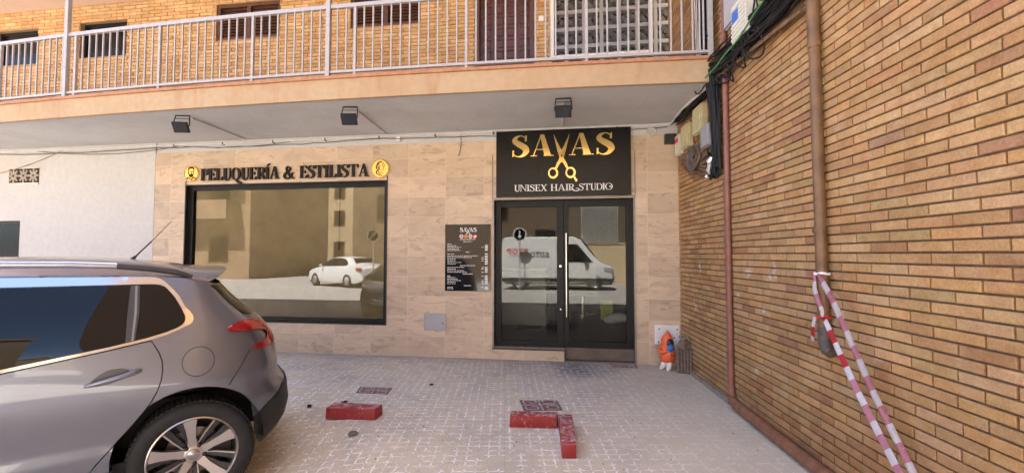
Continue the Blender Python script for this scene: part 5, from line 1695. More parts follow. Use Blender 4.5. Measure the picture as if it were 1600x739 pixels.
# ------------------------------------------------------------------ grey car
YC = .85
XR0, XF0, NR, NF = -.06, -2.45, 2.9, 2.6
def table(T, z):
    if z <= T[0][0]: return T[0][1]
    for (a, b_), (c_, d_) in zip(T, T[1:]):
        if z <= c_: return b_ + (d_ - b_) * (z - a) / (c_ - a)
    return T[-1][1]
XE = [(.18, .43), (.25, .50), (.30, .555), (.35, .592), (.40, .605), (.45, .615), (.52, .605), (.58, .60), (.62, .565), (.68, .535), (.78, .535), (.88, .512), (.95, .49), (1.02, .452), (1.07, .41), (1.12, .35), (1.16, .31), (1.25, .215), (1.34, .145), (1.40, .11), (1.5, .08)]
XFT = [(.18, -3.20), (.35, -3.30), (.5, -3.34), (.7, -3.30), (.85, -3.22), (.95, -3.1), (1.5, -3.0)]
def inset(x, z):
    if z < .45: i = .004 + (.45 - z) * .10
    elif z < 1.0: i = .012 * ((z - .72) / .27) ** 2
    else: i = .0129 + (z - 1.0) * .22 + (z - 1.0) ** 2 * .42
    i -= .018 * math.exp(-((x - 0.02) / .42) ** 2 - ((z - .74) / .16) ** 2)
    i -= .014 * math.exp(-((x + 2.53) / .42) ** 2 - ((z - .72) / .16) ** 2)
    i += .016 * math.exp(-((x + 1.2) / .75) ** 2 - ((z - .52) / .13) ** 2)
    return i
QS = 0.55
QMAX = XR0 + math.pi / 2 * QS
QMIN = XF0 - math.pi / 2 * QS
def q_of(x, z):
    if XF0 <= x <= XR0: return x
    if x > XR0:
        r = min(max((x - XR0) / (table(XE, z) - XR0), 0), 1)
        return XR0 + math.asin(r ** (NR / 2)) * QS
    r = min(max((x - XF0) / (table(XFT, z) - XF0), 0), 1)
    return XF0 - math.asin(r ** (NF / 2)) * QS
def surf(q, z, off=0.0):
    def base(q, z):
        if XF0 <= q <= XR0: return Vector((q, inset(q, z), z))
        if q > XR0: t_ = (q - XR0) / QS; xe = table(XE, z); n_ = NR; x0_ = XR0
        else: t_ = (XF0 - q) / QS; xe = table(XFT, z); n_ = NF; x0_ = XF0
        s_ = max(math.sin(t_), 0) ** (2 / n_); c_ = max(math.cos(t_), 0) ** (2 / n_)
        return Vector((x0_ + (xe - x0_) * s_, YC - (YC - inset(x0_, z)) * c_, z))
    p = base(q, z)
    if off:
        e = 0.012
        du = base(min(q + e, QMAX), z) - base(max(q - e, QMIN), z); dv = base(q, z + e) - base(q, z - e)
        n_ = du.cross(dv)
        if n_.length > 1e-9: p = p + n_.normalized() * off       # outward
    return p
def in_poly(p, poly_):
    c_ = False
    n_ = len(poly_)
    for i in range(n_):
        a, b_ = poly_[i], poly_[i - 1]
        if (a[1] > p[1]) != (b_[1] > p[1]) and p[0] < (b_[0] - a[0]) * (p[1] - a[1]) / (b_[1] - a[1]) + a[0]: c_ = not c_
    return c_
def dens(poly_, step):
    out = []
    for a, b_ in zip(poly_, poly_[1:] + poly_[:1]):
        n_ = max(1, int(math.ceil(math.hypot(b_[0] - a[0], b_[1] - a[1]) / step)))
        out += [(a[0] + (b_[0] - a[0]) * i / n_, a[1] + (b_[1] - a[1]) * i / n_) for i in range(n_)]
    return out
def seg_d(p, a, b_):
    vx, vy = b_[0] - a[0], b_[1] - a[1]
    t_ = max(0, min(1, ((p[0] - a[0]) * vx + (p[1] - a[1]) * vy) / (vx * vx + vy * vy + 1e-12)))
    return math.hypot(p[0] - a[0] - vx * t_, p[1] - a[1] - vy * t_)
def skin(name, outer, holes=(), off=0.0, step=0.03, both=True, mat=None, parent=None, rim=0.012, sides=(0, 1)):
    """panel of the car's outer skin: outline in (q, z), holes cut out, turned-in rim; made for both flanks"""
    outer = dens(outer, step); holes = [dens(h_, step) for h_ in holes]
    pts = list(outer); edges = [(i, (i + 1) % len(outer)) for i in range(len(outer))]
    for h_ in holes:
        b0 = len(pts); pts += h_
        edges += [(b0 + i, b0 + (i + 1) % len(h_)) for i in range(len(h_))]
    segs = [(pts[a], pts[b_]) for a, b_ in edges]
    qs = [p[0] for p in outer]; zs = [p[1] for p in outer]
    q_ = min(qs) + step * .5
    while q_ < max(qs):
        z_ = min(zs) + step * .5
        while z_ < max(zs):
            p = (q_, z_)
            if in_poly(p, outer) and not any(in_poly(p, h_) for h_ in holes) and min(seg_d(p, a, b_) for a, b_ in segs) > step * .45:
                pts.append(p)
            z_ += step
        q_ += step
    v_, e_, f_, *_r = geometry.delaunay_2d_cdt([Vector(p) for p in pts], edges, [], 0, 1e-5)
    bm = bmesh.new()
    for side in sides:
        mk = (lambda p: p) if side == 0 else (lambda p: Vector((p.x, 2 * YC - p.y, p.z)))
        bv = [bm.verts.new(mk(surf(p[0], p[1], off))) for p in v_]
        for t3 in f_:
            c_ = (sum(v_[i][0] for i in t3) / len(t3), sum(v_[i][1] for i in t3) / len(t3))
            if in_poly(c_, outer) and not any(in_poly(c_, h_) for h_ in holes):
                try: bm.faces.new([bv[i] for i in t3])
                except ValueError: pass
    for v in [v for v in bm.verts if not v.link_faces]: bm.verts.remove(v)
    bmesh.ops.recalc_face_normals(bm, faces=bm.faces)
    # orient outward (away from the car's axis), decided on the whole
    s_ = sum((f.calc_center_median() - Vector((-1.2, YC, .8))).dot(f.normal) * f.calc_area() for f in bm.faces)
    if s_ < 0: bmesh.ops.reverse_faces(bm, faces=bm.faces)
    if rim:
        be = [e for e in bm.edges if len(e.link_faces) == 1]
        r_ = bmesh.ops.extrude_edge_only(bm, edges=be)
        nv = [g_ for g_ in r_['geom'] if isinstance(g_, bmesh.types.BMVert)]
        for v in nv:
            inward = (Vector((v.co.x * .98 - .02, YC, min(max(v.co.z, .5), 1.1))) - v.co)
            v.co += inward.normalized() * rim
    me = bpy.data.meshes.new(name); bm.to_mesh(me); bm.free()
    me.materials.append(mat)
    me.polygons.foreach_set('use_smooth', [True] * len(me.polygons))
    me.set_sharp_from_angle(angle=R(50))
    o = bpy.data.objects.new(name, me); COL.objects.link(o); o.parent = parent
    return o

car = empty('parked_car', CAR_O, CAR_TH)
tag(car, 'grey crossover car with dark windows parked on the pavement before the white wall', 'car')
PAINT = car_paint('grey_brown_paint', (0.150, 0.160, 0.196))
BPL = plain('black_bumper_plastic', (0.020, 0.020, 0.021), 0.6, var=0.15, bmp=0.15, bscale=200)
CHR = plain('satin_chrome', (0.75, 0.74, 0.73), 0.10, metal=1.0, var=0.02)
TINT = plain('dark_car_glass', (0.003, 0.003, 0.0035), 0.01, var=0.0, spec=0.42)
GASK = plain('window_gasket', (0.012, 0.012, 0.012), 0.5, var=0.0)
PIL = plain('grey_pillar_trim', (0.05, 0.05, 0.052), 0.3, var=0.05)
Q = lambda P_: [(q_of(x, z), z) for x, z in P_]
def circ(cx, cz, r, a0, a1, n=18): return [(cx + r * math.cos(R(a0 + (a1 - a0) * i / n)), cz + r * math.sin(R(a0 + (a1 - a0) * i / n))) for i in range(n + 1)]
AR = .385
arch_r = circ(-.004, .345, AR, 188, -8, 26)           # over the rear wheel, front to back
arch_f = circ(-2.542, .345, AR, 188, -8, 26)
rearq = QMAX
ztop_T = [(-3.25, .78), (-3.0, .90), (-2.6, .98), (-2.32, 1.03), (-1.95, 1.215), (-1.55, 1.385), (-1.3, 1.415), (-.85, 1.425), (-.4, 1.415), (-.15, 1.40), (-.05, 1.385), (.045, 1.355)]
def ztop(x): return table(ztop_T, x)
zr = 1.345
top_line = [(q_of(.10, zr), zr)] + [(x, ztop(x)) for x in (-.02, -.06, -.1, -.2, -.4, -.6, -.85, -1.1, -1.3, -1.45, -1.55, -1.75, -1.95, -2.15, -2.32, -2.44)] + [(q_of(x, ztop(x)), ztop(x)) for x in (-2.6, -2.8, -3.0, -3.12)] + [(QMIN, .80)]
body_out = [(QMIN, .30), (q_of(-2.98, .30), .30)] + [(q_of(x, z), z) for x, z in arch_f] + [(-2.10, .30), (-.45, .30)] + [(q_of(x, z), z) for x, z in arch_r] + [(q_of(.40, .30), .30), (QMAX, .30), (QMAX, 1.335)] + top_line
dlo_out = [(-.147, 1.059), (-.100, 1.078), (-.062, 1.098), (-.046, 1.118), (-.040, 1.14), (-.041, 1.162), (-.060, 1.21), (-.095, 1.282), (-.130, 1.328), (-.160, 1.362), (-.185, 1.385), (-.215, 1.398), (-.26, 1.402), (-.87, 1.413), (-1.3, 1.400), (-1.52, 1.368), (-1.9, 1.19), (-2.10, 1.06), (-2.14, 1.00), (-2.10, .93), (-2.0, .875), (-1.6, .870), (-1.13, .897), (-.82, .938), (-.407, 1.004), (-.228, 1.037)]
dlo_in = [(-.155, 1.073), (-.105, 1.092), (-.078, 1.108), (-.066, 1.124), (-.062, 1.140), (-.064, 1.162), (-.083, 1.21), (-.118, 1.276), (-.148, 1.318), (-.170, 1.342), (-.19, 1.352), (-.215, 1.357), (-.26, 1.359), (-.87, 1.364), (-1.3, 1.355), (-1.50, 1.328), (-1.88, 1.155), (-2.06, 1.03), (-2.08, .99), (-2.05, .94), (-1.98, .898), (-1.6, .890), (-1.13, .915), (-.82, .955), (-.407, 1.018), (-.24, 1.050)]
gap = .0035
door_r = [(-.222, 1.036), (-.196, .992), (-.180, .960), (-.165, .91), (-.160, .86), (-.166, .80), (-.182, .742), (-.206, .686), (-.24, .632), (-.286, .568), (-.34, .500), (-.39, .438), (-.445, .37), (-.47, .335), (-1.12, .325), (-1.145, .36), (-1.150, .60), (-1.135, .894), (-.82, .936), (-.407, 1.002)]
door_f = [(-1.14, .892), (-1.157, .60), (-1.152, .36), (-1.13, .325), (-1.95, .325), (-2.06, .40), (-2.10, .60), (-2.08, .80), (-2.0, .872), (-1.6, .867)]
def shrink(poly_, g_):
    cx = sum(p[0] for p in poly_) / len(poly_); cz = sum(p[1] for p in poly_) / len(poly_)
    out = []
    n_ = len(poly_)
    ar = sum(poly_[i - 1][0] * poly_[i][1] - poly_[i][0] * poly_[i - 1][1] for i in range(n_))
    sg = 1 if ar > 0 else -1
    for i in range(n_):
        a, b_, c_ = poly_[i - 1], poly_[i], poly_[(i + 1) % n_]
        tx, tz = c_[0] - a[0], c_[1] - a[1]
        l = math.hypot(tx, tz) or 1
        out.append((b_[0] - sg * tz / l * g_, b_[1] + sg * tx / l * g_))
    return out
flap_c = (.009, .884)
flap = [(q_of(flap_c[0] + .083 * math.cos(a), flap_c[1] + .089 * math.sin(a)), flap_c[1] + .089 * math.sin(a)) for a in [k_ * math.pi / 20 for k_ in range(40)]]
body = skin('body', body_out, [shrink(dlo_out, .012), door_r, door_f, flap], 0.0, .030, mat=PAINT, parent=car, rim=.02)
def gapset(poly_, g_): return shrink(poly_, g_)
dr1 = skin('door', gapset(door_r, .0058), mat=PAINT, parent=car, rim=.015, sides=(0,))
dr2 = skin('door', gapset(door_r, .0058), mat=PAINT, parent=car, rim=.015, sides=(1,))
skin('door', gapset(door_f, .005), mat=PAINT, parent=car, rim=.015, sides=(0,))
skin('door', gapset(door_f, .005), mat=PAINT, parent=car, rim=.015, sides=(1,))
skin('fuel_flap', [(q_of(flap_c[0] + .0795 * math.cos(a), flap_c[1] + .0855 * math.sin(a)), flap_c[1] + .0855 * math.sin(a)) for a in [k_ * math.pi / 20 for k_ in range(40)]], mat=PAINT, parent=car, rim=.01, sides=(0,), step=.02)
# dark lining behind the gaps
skin('inner_lining', [(XF0 - .05, .33), (XF0 - .05, .86), (-2.1, .86), (-1.1, .885), (-.4, .99), (-.15, 1.04), (.02, 1.0), (.10, .97), (.10, .80), (-.05, .79), (-.16, .76), (-.26, .66), (-.45, .45), (-.47, .32)], off=-.012, mat=GASK, parent=car, rim=0)
skin('window_chrome', dlo_out, [dlo_in], off=.004, step=.02, mat=CHR, parent=car, rim=.012)
skin('side_glass', shrink(dlo_in, -.003), off=-.0015, step=.03, mat=TINT, parent=car, rim=0)
for sd in (0, 1): skin('window_divider', [(-.338, 1.034), (-.296, 1.041), (-.283, 1.20), (-.288, 1.354), (-.330, 1.355), (-.336, 1.2)], off=.0015, step=.02, mat=PIL, parent=car, rim=.006, sides=(sd,))
for sd in (0, 1): skin('window_seal', [(-.312, 1.04), (-.302, 1.041), (-.294, 1.20), (-.299, 1.352), (-.309, 1.352), (-.305, 1.2)], off=.0040, step=.02, mat=plain('seal_light', (0.22, 0.21, 0.21), 0.4, var=0), parent=car, rim=.004, sides=(sd,))
skin('door_pillar', [(-1.20, .905), (-1.10, .918), (-1.06, 1.358), (-1.15, 1.358)], off=.0015, mat=GASK, parent=car, rim=.004)
# rear: bumper, tail lamp, rear glass
bump_p = [(q_of(x, z), z) for x, z in [(.208, .672), (.176, .716), (.198, .752), (.226, .795), (.258, .85), (.292, .908)]] + [(q_of(.36, .902), .902), (q_of(.44, .885), .885), (q_of(.475, .87), .87), (QMAX, .84), (QMAX, .585), (q_of(.560, .595), .595), (q_of(.515, .590), .590), (q_of(.41, .528), .528), (q_of(.335, .470), .470), (q_of(.318, .462), .462), (q_of(.302, .56), .56), (q_of(.262, .62), .62)]
bump_p = bump_p[::-1]
skin('bumper', bump_p, off=.004, step=.03, mat=PAINT, parent=car, rim=.012)
blk_p = [(q_of(x, z), z) for x, z in [(.318, .459), (.41, .525), (.515, .590), (.557, .588)]] + [(QMAX, .578), (QMAX, .25), (q_of(.40, .25), .25), (q_of(.36, .265), .265), (q_of(.335, .31), .31), (q_of(.325, .345), .345)]
skin('lower_bumper', blk_p, off=.012, step=.03, mat=BPL, parent=car, rim=.03)
skin('sill', [(-2.15, .19), (-.40, .19), (-.372, .32), (-.47, .312), (-2.0, .312), (-2.17, .32)], off=.010, mat=BPL, parent=car, rim=.02)
lamp = [(.154, 1.060), (.190, 1.080), (.224, 1.092), (.30, 1.088), (.36, 1.070), (.408, 1.046), (.435, 1.01), (.462, .965), (.484, .918), (.482, .895), (.40, .892), (.31, .906), (.301, .921), (.34, .930), (.385, .938), (.412, .955), (.412, .978), (.392, 1.002), (.350, 1.018), (.248, 1.030), (.17, 1.043)]
lamp = [(q_of(min(x, table(XE, z) - .012), z), z) for x, z in lamp]
LAMP = plain('red_lamp_glass', (0.36, 0.005, 0.009), 0.12, var=0.10, scale=30, coat=0.4)
tl = skin('tail_lamp', lamp, off=.010, step=.016, mat=LAMP, parent=car, rim=.016, sides=(0,))
skin('tail_lamp', lamp, off=.010, step=.02, mat=LAMP, parent=car, rim=.016, sides=(1,))
lamp_in = [(.235, 1.048), (.30, 1.070), (.36, 1.055), (.405, 1.028), (.425, .985), (.44, .935), (.445, .915), (.425, .935), (.424, .985), (.40, 1.018), (.335, 1.040)]
lamp_in = [(q_of(min(x, table(XE, z) - .012), z), z) for x, z in lamp_in]
skin('lamp_core', lamp_in, off=.0135, step=.015, mat=plain('red_lamp_core', (0.44, 0.010, 0.013), 0.15, var=0.25, scale=60, coat=0.2), parent=tl, rim=.004, sides=(0,))
rg_out = [(q_of(x, z), z) for x, z in [(.066, 1.336), (.108, 1.300), (.160, 1.236), (.230, 1.160), (.268, 1.128), (.30, 1.118)]] + [(QMAX, 1.10), (QMAX, 1.338)]
skin('rear_glass', rg_out, off=.004, step=.03, mat=TINT, parent=car, rim=.01)
# fold line of the tailgate beside the lamp
mb = MB()
mb.tube([surf(q_of(x, z), z, .001) for x, z in [(.268, 1.126), (.31, 1.115), (.345, 1.108)]] + [surf(q, 1.104, .001) for q in (q_of(.37, 1.104), .4, .5)], .0025, 6)
mb.build('tailgate_gap', GASK, car, True)

mb = MB(); mb.tube([surf(q_of(x, z), z, .0035) for x, z in [(.172, .712), (.196, .752), (.224, .795), (.256, .85), (.290, .908)]], .0028, 6); mb.build('bumper_gap', GASK, car, True)
# roof, windscreen, bonnet: crowned sheets between the flanks
crown_T = [(-3.15, .02), (-3.0, .05), (-2.6, .085), (-2.32, .095), (-1.95, .10), (-1.55, .095), (-1.2, .105), (-.6, .105), (-.15, .09), (.05, .055)]
def top_sheet(name, xs, mat, u_lim=1.0, off=0.0, npow=2.5):
    bm = bmesh.new()
    rows = []
    n_ = 28
    for x in xs:
        zt = ztop(x)
        q_ = q_of(x, zt)
        e = surf(q_, zt)
        hw = YC - e.y
        row = []
        for i in range(n_ + 1):
            u = (-1 + 2 * i / n_) * u_lim
            row.append(bm.verts.new((e.x + (.0), YC + u * hw, zt + table(crown_T, x) * (1 - abs(u) ** npow) + off)))
        rows.append(row)
    for a, b_ in zip(rows, rows[1:]):
        for i in range(n_): bm.faces.new((a[i], a[i + 1], b_[i + 1], b_[i]))
    bmesh.ops.recalc_face_normals(bm, faces=bm.faces)
    if sum(f.normal.z for f in bm.faces) < 0: bmesh.ops.reverse_faces(bm, faces=bm.faces)
    o = obj_from_bm(name, bm, mat, car, 'all', recalc=False)
    return o
top_sheet('roof', fr(-1.55, -.061, 30), PAINT)
top_sheet('bonnet', fr(-3.02, -2.32, 18), PAINT)
top_sheet('windscreen', fr(-2.32, -1.55, 14), TINT)
# spoiler: roof tail overhanging the rear glass
bm = bmesh.new()
rows = []
for i in range(29):
    u = -1 + 2 * i / 28
    y = YC + u * (YC - .19)
    zr0 = 1.385 + .075 * (1 - abs(u) ** 2.5)
    xt = .190 - .120 * abs(u) ** 3.0
    prof = [(-.10, zr0 + .010), (-.02, zr0 + .004), (.05, zr0 - .004), (xt - .03, zr0 - .008), (xt, zr0 - .014), (xt - .004, zr0 - .022), (xt - .05, zr0 - .034), (-.02, zr0 - .050)]
    rows.append([bm.verts.new((x, y, z)) for x, z in prof])
for a, b_ in zip(rows, rows[1:]):
    for i in range(len(prof)): bm.faces.new((a[i], a[(i + 1) % len(prof)], b_[(i + 1) % len(prof)], b_[i]))
bm.faces.new(rows[0]); bm.faces.new(rows[-1][::-1])
obj_from_bm('spoiler', bm, PAINT, car, 40)
# roof rails
RAIL = plain('rail_silver', (0.42, 0.41, 0.43), 0.25, metal=0.85, var=0.05)
RAILD = plain('rail_dark', (0.03, 0.03, 0.032), 0.35, var=0.05)
for sd in (0, 1):
    mk = lambda p: p if sd == 0 else (p[0], 2 * YC - p[1], p[2])
    mb = MB(); mb.tube([mk(p) for p in [(-1.66, .215, 1.40), (-1.58, .212, 1.452), (-1.4, .205, 1.478), (-1.0, .200, 1.487), (-.6, .198, 1.482), (-.40, .198, 1.472)]], [.016, .019, .020, .020, .020, .019], 10)
    rl = mb.build('roof_rail', RAIL, car, True)
    mb = MB(); mb.tube([mk(p) for p in [(-.40, .198, 1.472), (-.25, .197, 1.455), (-.12, .196, 1.430), (-.03, .195, 1.398)]], [.0195, .020, .019, .012], 10)
    mb.build('rail_end', RAILD, rl, True)
mb = MB(); mb.tube([(-.385, YC, 1.495), (-.355, YC, 1.530)], [.016, .008], 10); mb.tube([(-.358, YC, 1.526), (-.268, YC, 1.640)], [.0055, .0045], 8); mb.tube([(-.268, YC, 1.640), (-.156, YC, 1.793)], [.0028, .0022], 6)
mb.build('aerial', GASK, car, True)
# door handle and its bowl
def on_skin(P_, off): return [surf(q_of(x, z), z, off) for x, z in P_]
bowl = [(-.482, .820), (-.470, .846), (-.440, .874), (-.400, .894), (-.350, .896), (-.315, .884), (-.318, .858), (-.350, .832), (-.400, .815), (-.450, .810)]
hb = skin('handle_bowl', bowl, off=.0022, step=.02, mat=plain('bowl_shadow_grey', (0.085, 0.08, 0.083), 0.3, metal=0.6, var=0.05), parent=dr1, rim=.002, sides=(0,))
mb = MB()
hp = [(-.500, .818), (-.475, .824), (-.42, .836), (-.36, .848), (-.31, .860), (-.275, .868), (-.262, .871)]
L = [surf(x, z, o_) for (x, z), o_ in zip(hp, (.006, .022, .032, .034, .032, .024, .006))]
bm = mb.bm
rings = []
for i, p in enumerate(L):
    hh = (.006, .011, .0135, .0145, .0145, .013, .008)[i]; tt = (.004, .007, .009, .009, .009, .008, .004)[i]
    t_ = (L[min(i + 1, 6)] - L[max(i - 1, 0)]).normalized(); up = Vector((0, 0, 1)); up = (up - t_ * up.dot(t_)).normalized(); sd = t_.cross(up)
    rings.append([bm.verts.new(p + up * hh * math.cos(a) * (1 if abs(math.cos(a)) < .9 else 1) + sd * tt * math.sin(a)) for a in [k_ * math.pi / 6 for k_ in range(12)]])
for A_, B_ in zip(rings, rings[1:]):
    for k_ in range(12): mb._f([A_[k_], A_[(k_ + 1) % 12], B_[(k_ + 1) % 12], B_[k_]])
mb._f(rings[0][::-1]); mb._f(rings[-1])
mb.build('handle', PAINT, dr1, 60)
# wheel houses
for cx in (-.004, -2.542):
    for sd in (0, 1):
        mb = MB()
        y0_, y1_ = (.022, .42) if sd == 0 else (2 * YC - .022, 2 * YC - .42)
        pr = circ(cx, .345, AR - .004, 186, -4, 24)
        bm = mb.bm
        a_ = [bm.verts.new((p[0], y0_, p[1])) for p in pr]; b2 = [bm.verts.new((p[0], y1_, p[1])) for p in pr]
        for i in range(len(pr) - 1): bm.faces.new((a_[i], a_[i + 1], b2[i + 1], b2[i]))
        bm.faces.new(b2)
        mb.build('wheel_house', GASK, car)
mb = MB(); mb.box(-3.0, .20, .10, 2 * YC - .10, .27, .33); mb.box(-2.9, .15, .35, 2 * YC - .35, .331, .60)
mb.build('underbody', GASK, car)

# wheels
TYRE = plain('tyre_rubber', (0.014, 0.014, 0.0145), 0.75, var=0.25, scale=25, bmp=0.2, bscale=120)
ALU = plain('polished_alloy', (0.50, 0.47, 0.465), 0.30, metal=0.9, var=0.05)
ALD = plain('grey_alloy', (0.05, 0.048, 0.05), 0.4, metal=0.5, var=0.05)
BOLT = plain('bolt_dark', (0.05, 0.045, 0.045), 0.3, metal=0.8, var=0.1)
def make_wheel():
    root_ = empty('wheel')
    root_.parent = car
    Mx = Matrix.Rotation(R(90), 4, 'X')            # lathe axis z -> -y (outwards on the near flank)
    Rr, ri = .325, .232
    prof = [(ri, -.10), (ri + .02, -.105), (.29, -.108), (.312, -.096), (.322, -.078), (Rr, -.05), (Rr, .05), (.322, .078), (.312, .096), (.295, .107), (.27, .111), (ri + .018, .108), (ri + .003, .098), (ri, .09)]
    mb = MB(); mb.lathe(prof, 72, Mx, caps=False)
    # tread blocks
    for k_ in range(72):
        a = 2 * math.pi * k_ / 72
        Mb = Mx @ Matrix.Rotation(a, 4, 'Z')
        for z0_ in (-.075, -.040, -.004, .032, .066):
            mb.box(Rr - .006, Rr + .004, -.0105, .0105, z0_ - .013, z0_ + .013, M=Mb)
    mb.build('tyre', TYRE, root_, 35)
    mb = MB()
    mb.lathe([(ri + .003, .100), (ri - .004, .104), (ri - .010, .098), (ri - .012, .085), (ri - .022, .02), (ri - .026, -.09)], 72, Mx, caps=False)
    rim = mb.build('rim', ALU, root_, 40)
    mb = MB()
    mb.lathe([(ri - .012, .083), (ri - .024, .02), (ri - .03, -.088), (.0, -.089)], 48, Mx, caps=False)
    mb.build('barrel', plain('rim_barrel', (0.05, 0.048, 0.048), 0.5, metal=0.5, var=0.1), rim, 60)
    fz = lambda a, b_, d: Mx @ Vector((a, b_, d))
    mb = MB(); md = MB()
    def rot2(P_, a): return [(x * math.cos(a) - y * math.sin(a), x * math.sin(a) + y * math.cos(a)) for x, y in P_]
    for k_ in range(5):
        a = R(97 + 72 * k_)
        # broad polished spoke, dished towards the hub
        def slab3(P_, hz, m_):
            bm = m_.bm
            top = [bm.verts.new(fz(x, y, hz(math.hypot(x, y)))) for x, y in P_]
            bot = [bm.verts.new(fz(x, y, hz(math.hypot(x, y)) - .035)) for x, y in P_]
            n_ = len(P_)
            m_._f(top)
            for i in range(n_): m_._f([bot[i], bot[(i + 1) % n_], top[(i + 1) % n_], top[i]])
        hz = lambda r_: .062 + .034 * (r_ / ri) ** 1.5
        slab3(rot2([(.045, -.026), (.10, -.021), (.16, -.026), (ri - .008, -.040), (ri - .006, .006), (ri - .006, .034), (.16, .024), (.10, .020), (.045, .026)], a), hz, mb)
        # grey facet along the polished spoke, and thin bright edge beside it
        hz2 = lambda r_: .050 + .034 * (r_ / ri) ** 1.5
        slab3(rot2([(.05, .020), (.10, .020), (.16, .024), (ri - .008, .036), (ri - .014, .078), (.15, .046), (.09, .034)], a), hz2, md)
        a2 = a + R(36)
        hz3 = lambda r_: .046 + .034 * (r_ / ri) ** 1.5
        slab3(rot2([(.055, -.010), (.12, -.016), (ri - .01, -.034), (ri - .008, .0), (.12, .008), (.055, .010)], a2), hz3, md)
        hz4 = lambda r_: .056 + .034 * (r_ / ri) ** 1.5
        slab3(rot2([(.06, .009), (.12, .008), (ri - .008, .0), (ri - .008, .010), (.12, .016), (.06, .014)], a2), hz4, mb)
    mb.lathe([(.062, .02), (.062, .060), (.052, .066), (.034, .068), (.034, .070)], 32, Mx, caps=False)
    mb.build('polished_spokes', ALU, rim, 35)
    md.lathe([(.085, -.05), (.085, .035), (.06, .045)], 32, Mx, caps=False)
    md.build('grey_spokes', ALD, rim, 35)
    mb = MB(); mb.lathe([(.034, .06), (.033, .074), (.026, .079), (.0, .080)], 28, Mx); mb.lathe([(.018, .0798), (.016, .0812), (.0, .0815)], 5, Mx)
    mb.build('hub_cap', plain('cap_grey', (0.40, 0.38, 0.37), 0.25, metal=0.85, var=0.05), rim, 40)
    for k_ in range(5):
        mb = MB()
        a = R(61 + 72 * k_)
        Mb = Mx @ Matrix.Translation((.054 * math.cos(a) * 1.02, .054 * math.sin(a) * 1.02, 0))
        mb.lathe([(.014, .04), (.014, .066), (.010, .074), (.006, .076), (0, .076)], 6, Mb)
        mb.build('bolt', BOLT, rim, 30)
    mb = MB(); mb.lathe([(.145, -.03), (.145, -.005), (.05, -.005)], 40, Mx); mb.build('brake_disc', plain('disc_steel', (0.25, 0.22, 0.2), 0.35, metal=0.9, var=0.2), root_, 40)
    return root_
w0 = make_wheel()
w0.location = (0, .125, .303)
for loc, rz in (((-2.538, .125, .303), 0), ((0, 2 * YC - .125, .303), math.pi), ((-2.538, 2 * YC - .125, .303), math.pi)):
    w = copy_tree(w0, car); w.location = loc; w.rotation_euler = (0, 0, rz)
# front lamps, mirrors
hl = [(q_of(-2.75, .80), .80), (q_of(-2.72, .86), .86), (q_of(-3.0, .80), .80), (q_of(-3.15, .72), .72), (q_of(-3.05, .69), .69)]
for sd in (0, 1): skin('headlight', hl, off=.008, step=.03, mat=plain('lamp_clear', (0.5, 0.5, 0.52), 0.08, var=0.05, coat=1.0), parent=car, rim=.01, sides=(sd,))
for sd in (0, 1):
    y_ = -.085 if sd == 0 else 2 * YC + .085
    mb = MB(); mb.sphere((-1.93, y_, 1.0), .10, .7, 1.0, .72); mb.tube([(-1.95, y_ * .4 + (.0 if sd == 0 else YC * 1.2), .93), (-1.93, y_, .96)], .02, 8)
    mb.build('door_mirror', PAINT, car, True)

# ------------------------------------------------------------------ the street behind the camera (seen in the glass)
def facade(name, x0, x1, y, h_, depth, mat, label, wins, balc=(), cat='building', glassm=None, frame=None):
    root_ = empty(name, ((x0 + x1) / 2, y, 0)); tag(root_, label, cat)
    mb = MB(); mb.box(x0, x1, y - depth, y, -.2, h_)
    child_world(mb.build('wall', mat), root_)
    mb = MB(); mb.box(x0 - .1, x1 + .1, y - depth - .1, y + .12, h_, h_ + .35)
    child_world(mb.build('parapet', mat), root_)
    for (a, b_, c_, d_) in wins:
        mb = MB(); t_ = .07
        for q in ((a, b_, d_ - t_, d_), (a, b_, c_, c_ + t_), (a, a + t_, c_ + t_, d_ - t_), (b_ - t_, b_, c_ + t_, d_ - t_)): mb.box(q[0], q[1], y + .001, y + .05, q[2], q[3])
        w_ = child_world(mb.build('window', frame or M['wood_dark']), root_)
        mb = MB(); mb.box(a + t_, b_ - t_, y + .002, y + .015, c_ + t_, d_ - t_)
        child_world(mb.build('pane', M['room_glass']), w_)
    for (a, b_, z_) in balc:
        mb = MB(); mb.box(a, b_, y + .001, y + 1.2, z_ - .2, z_); mb.box(a, b_, y + 1.12, y + 1.2, z_ + .001, z_ + .95); mb.box(a, a + .08, y + .001, y + 1.119, z_ + .001, z_ + .95); mb.box(b_ - .08, b_, y + .001, y + 1.119, z_ + .001, z_ + .95)
        child_world(mb.build('balcony', mat), root_)
    return root_
BR = plaster('brown_render', (0.135, 0.095, 0.060), (0.10, 0.072, 0.047), 0.4, 0.4)
CR = plaster('cream_render', (0.42, 0.33, 0.21), (0.36, 0.28, 0.18), 0.4, 0.4)
PK = plaster('ochre_render', (0.30, 0.205, 0.13), (0.23, 0.155, 0.10), 0.4, 0.4)
YB = -12.0
fac = facade('brown_house', -13.0, 6.5, YB, 8.8, 9, BR, 'brown house across the street, mirrored in the shop door', [(-11.5, -10.2, 3.4, 5.0), (-8.4, -7.1, 3.4, 5.0), (-5.0, -3.7, 3.4, 5.0), (-2.2, -1.0, 1.0, 2.9), (0.36, 2.33, 2.08, 4.0), (-11.5, -10.2, 6.2, 7.8), (-8.4, -7.1, 6.2, 7.8), (-5.0, -3.7, 6.2, 7.8), (-1.6, -.3, 6.2, 7.8), (2.0, 3.3, 6.2, 7.8)])
mb = MB(); mb.box(-4.5, 4.5, YB + .001, YB + .22, -.1, 2.02); mb.box(-4.6, 4.6, YB + .001, YB + .26, 2.021, 2.10)
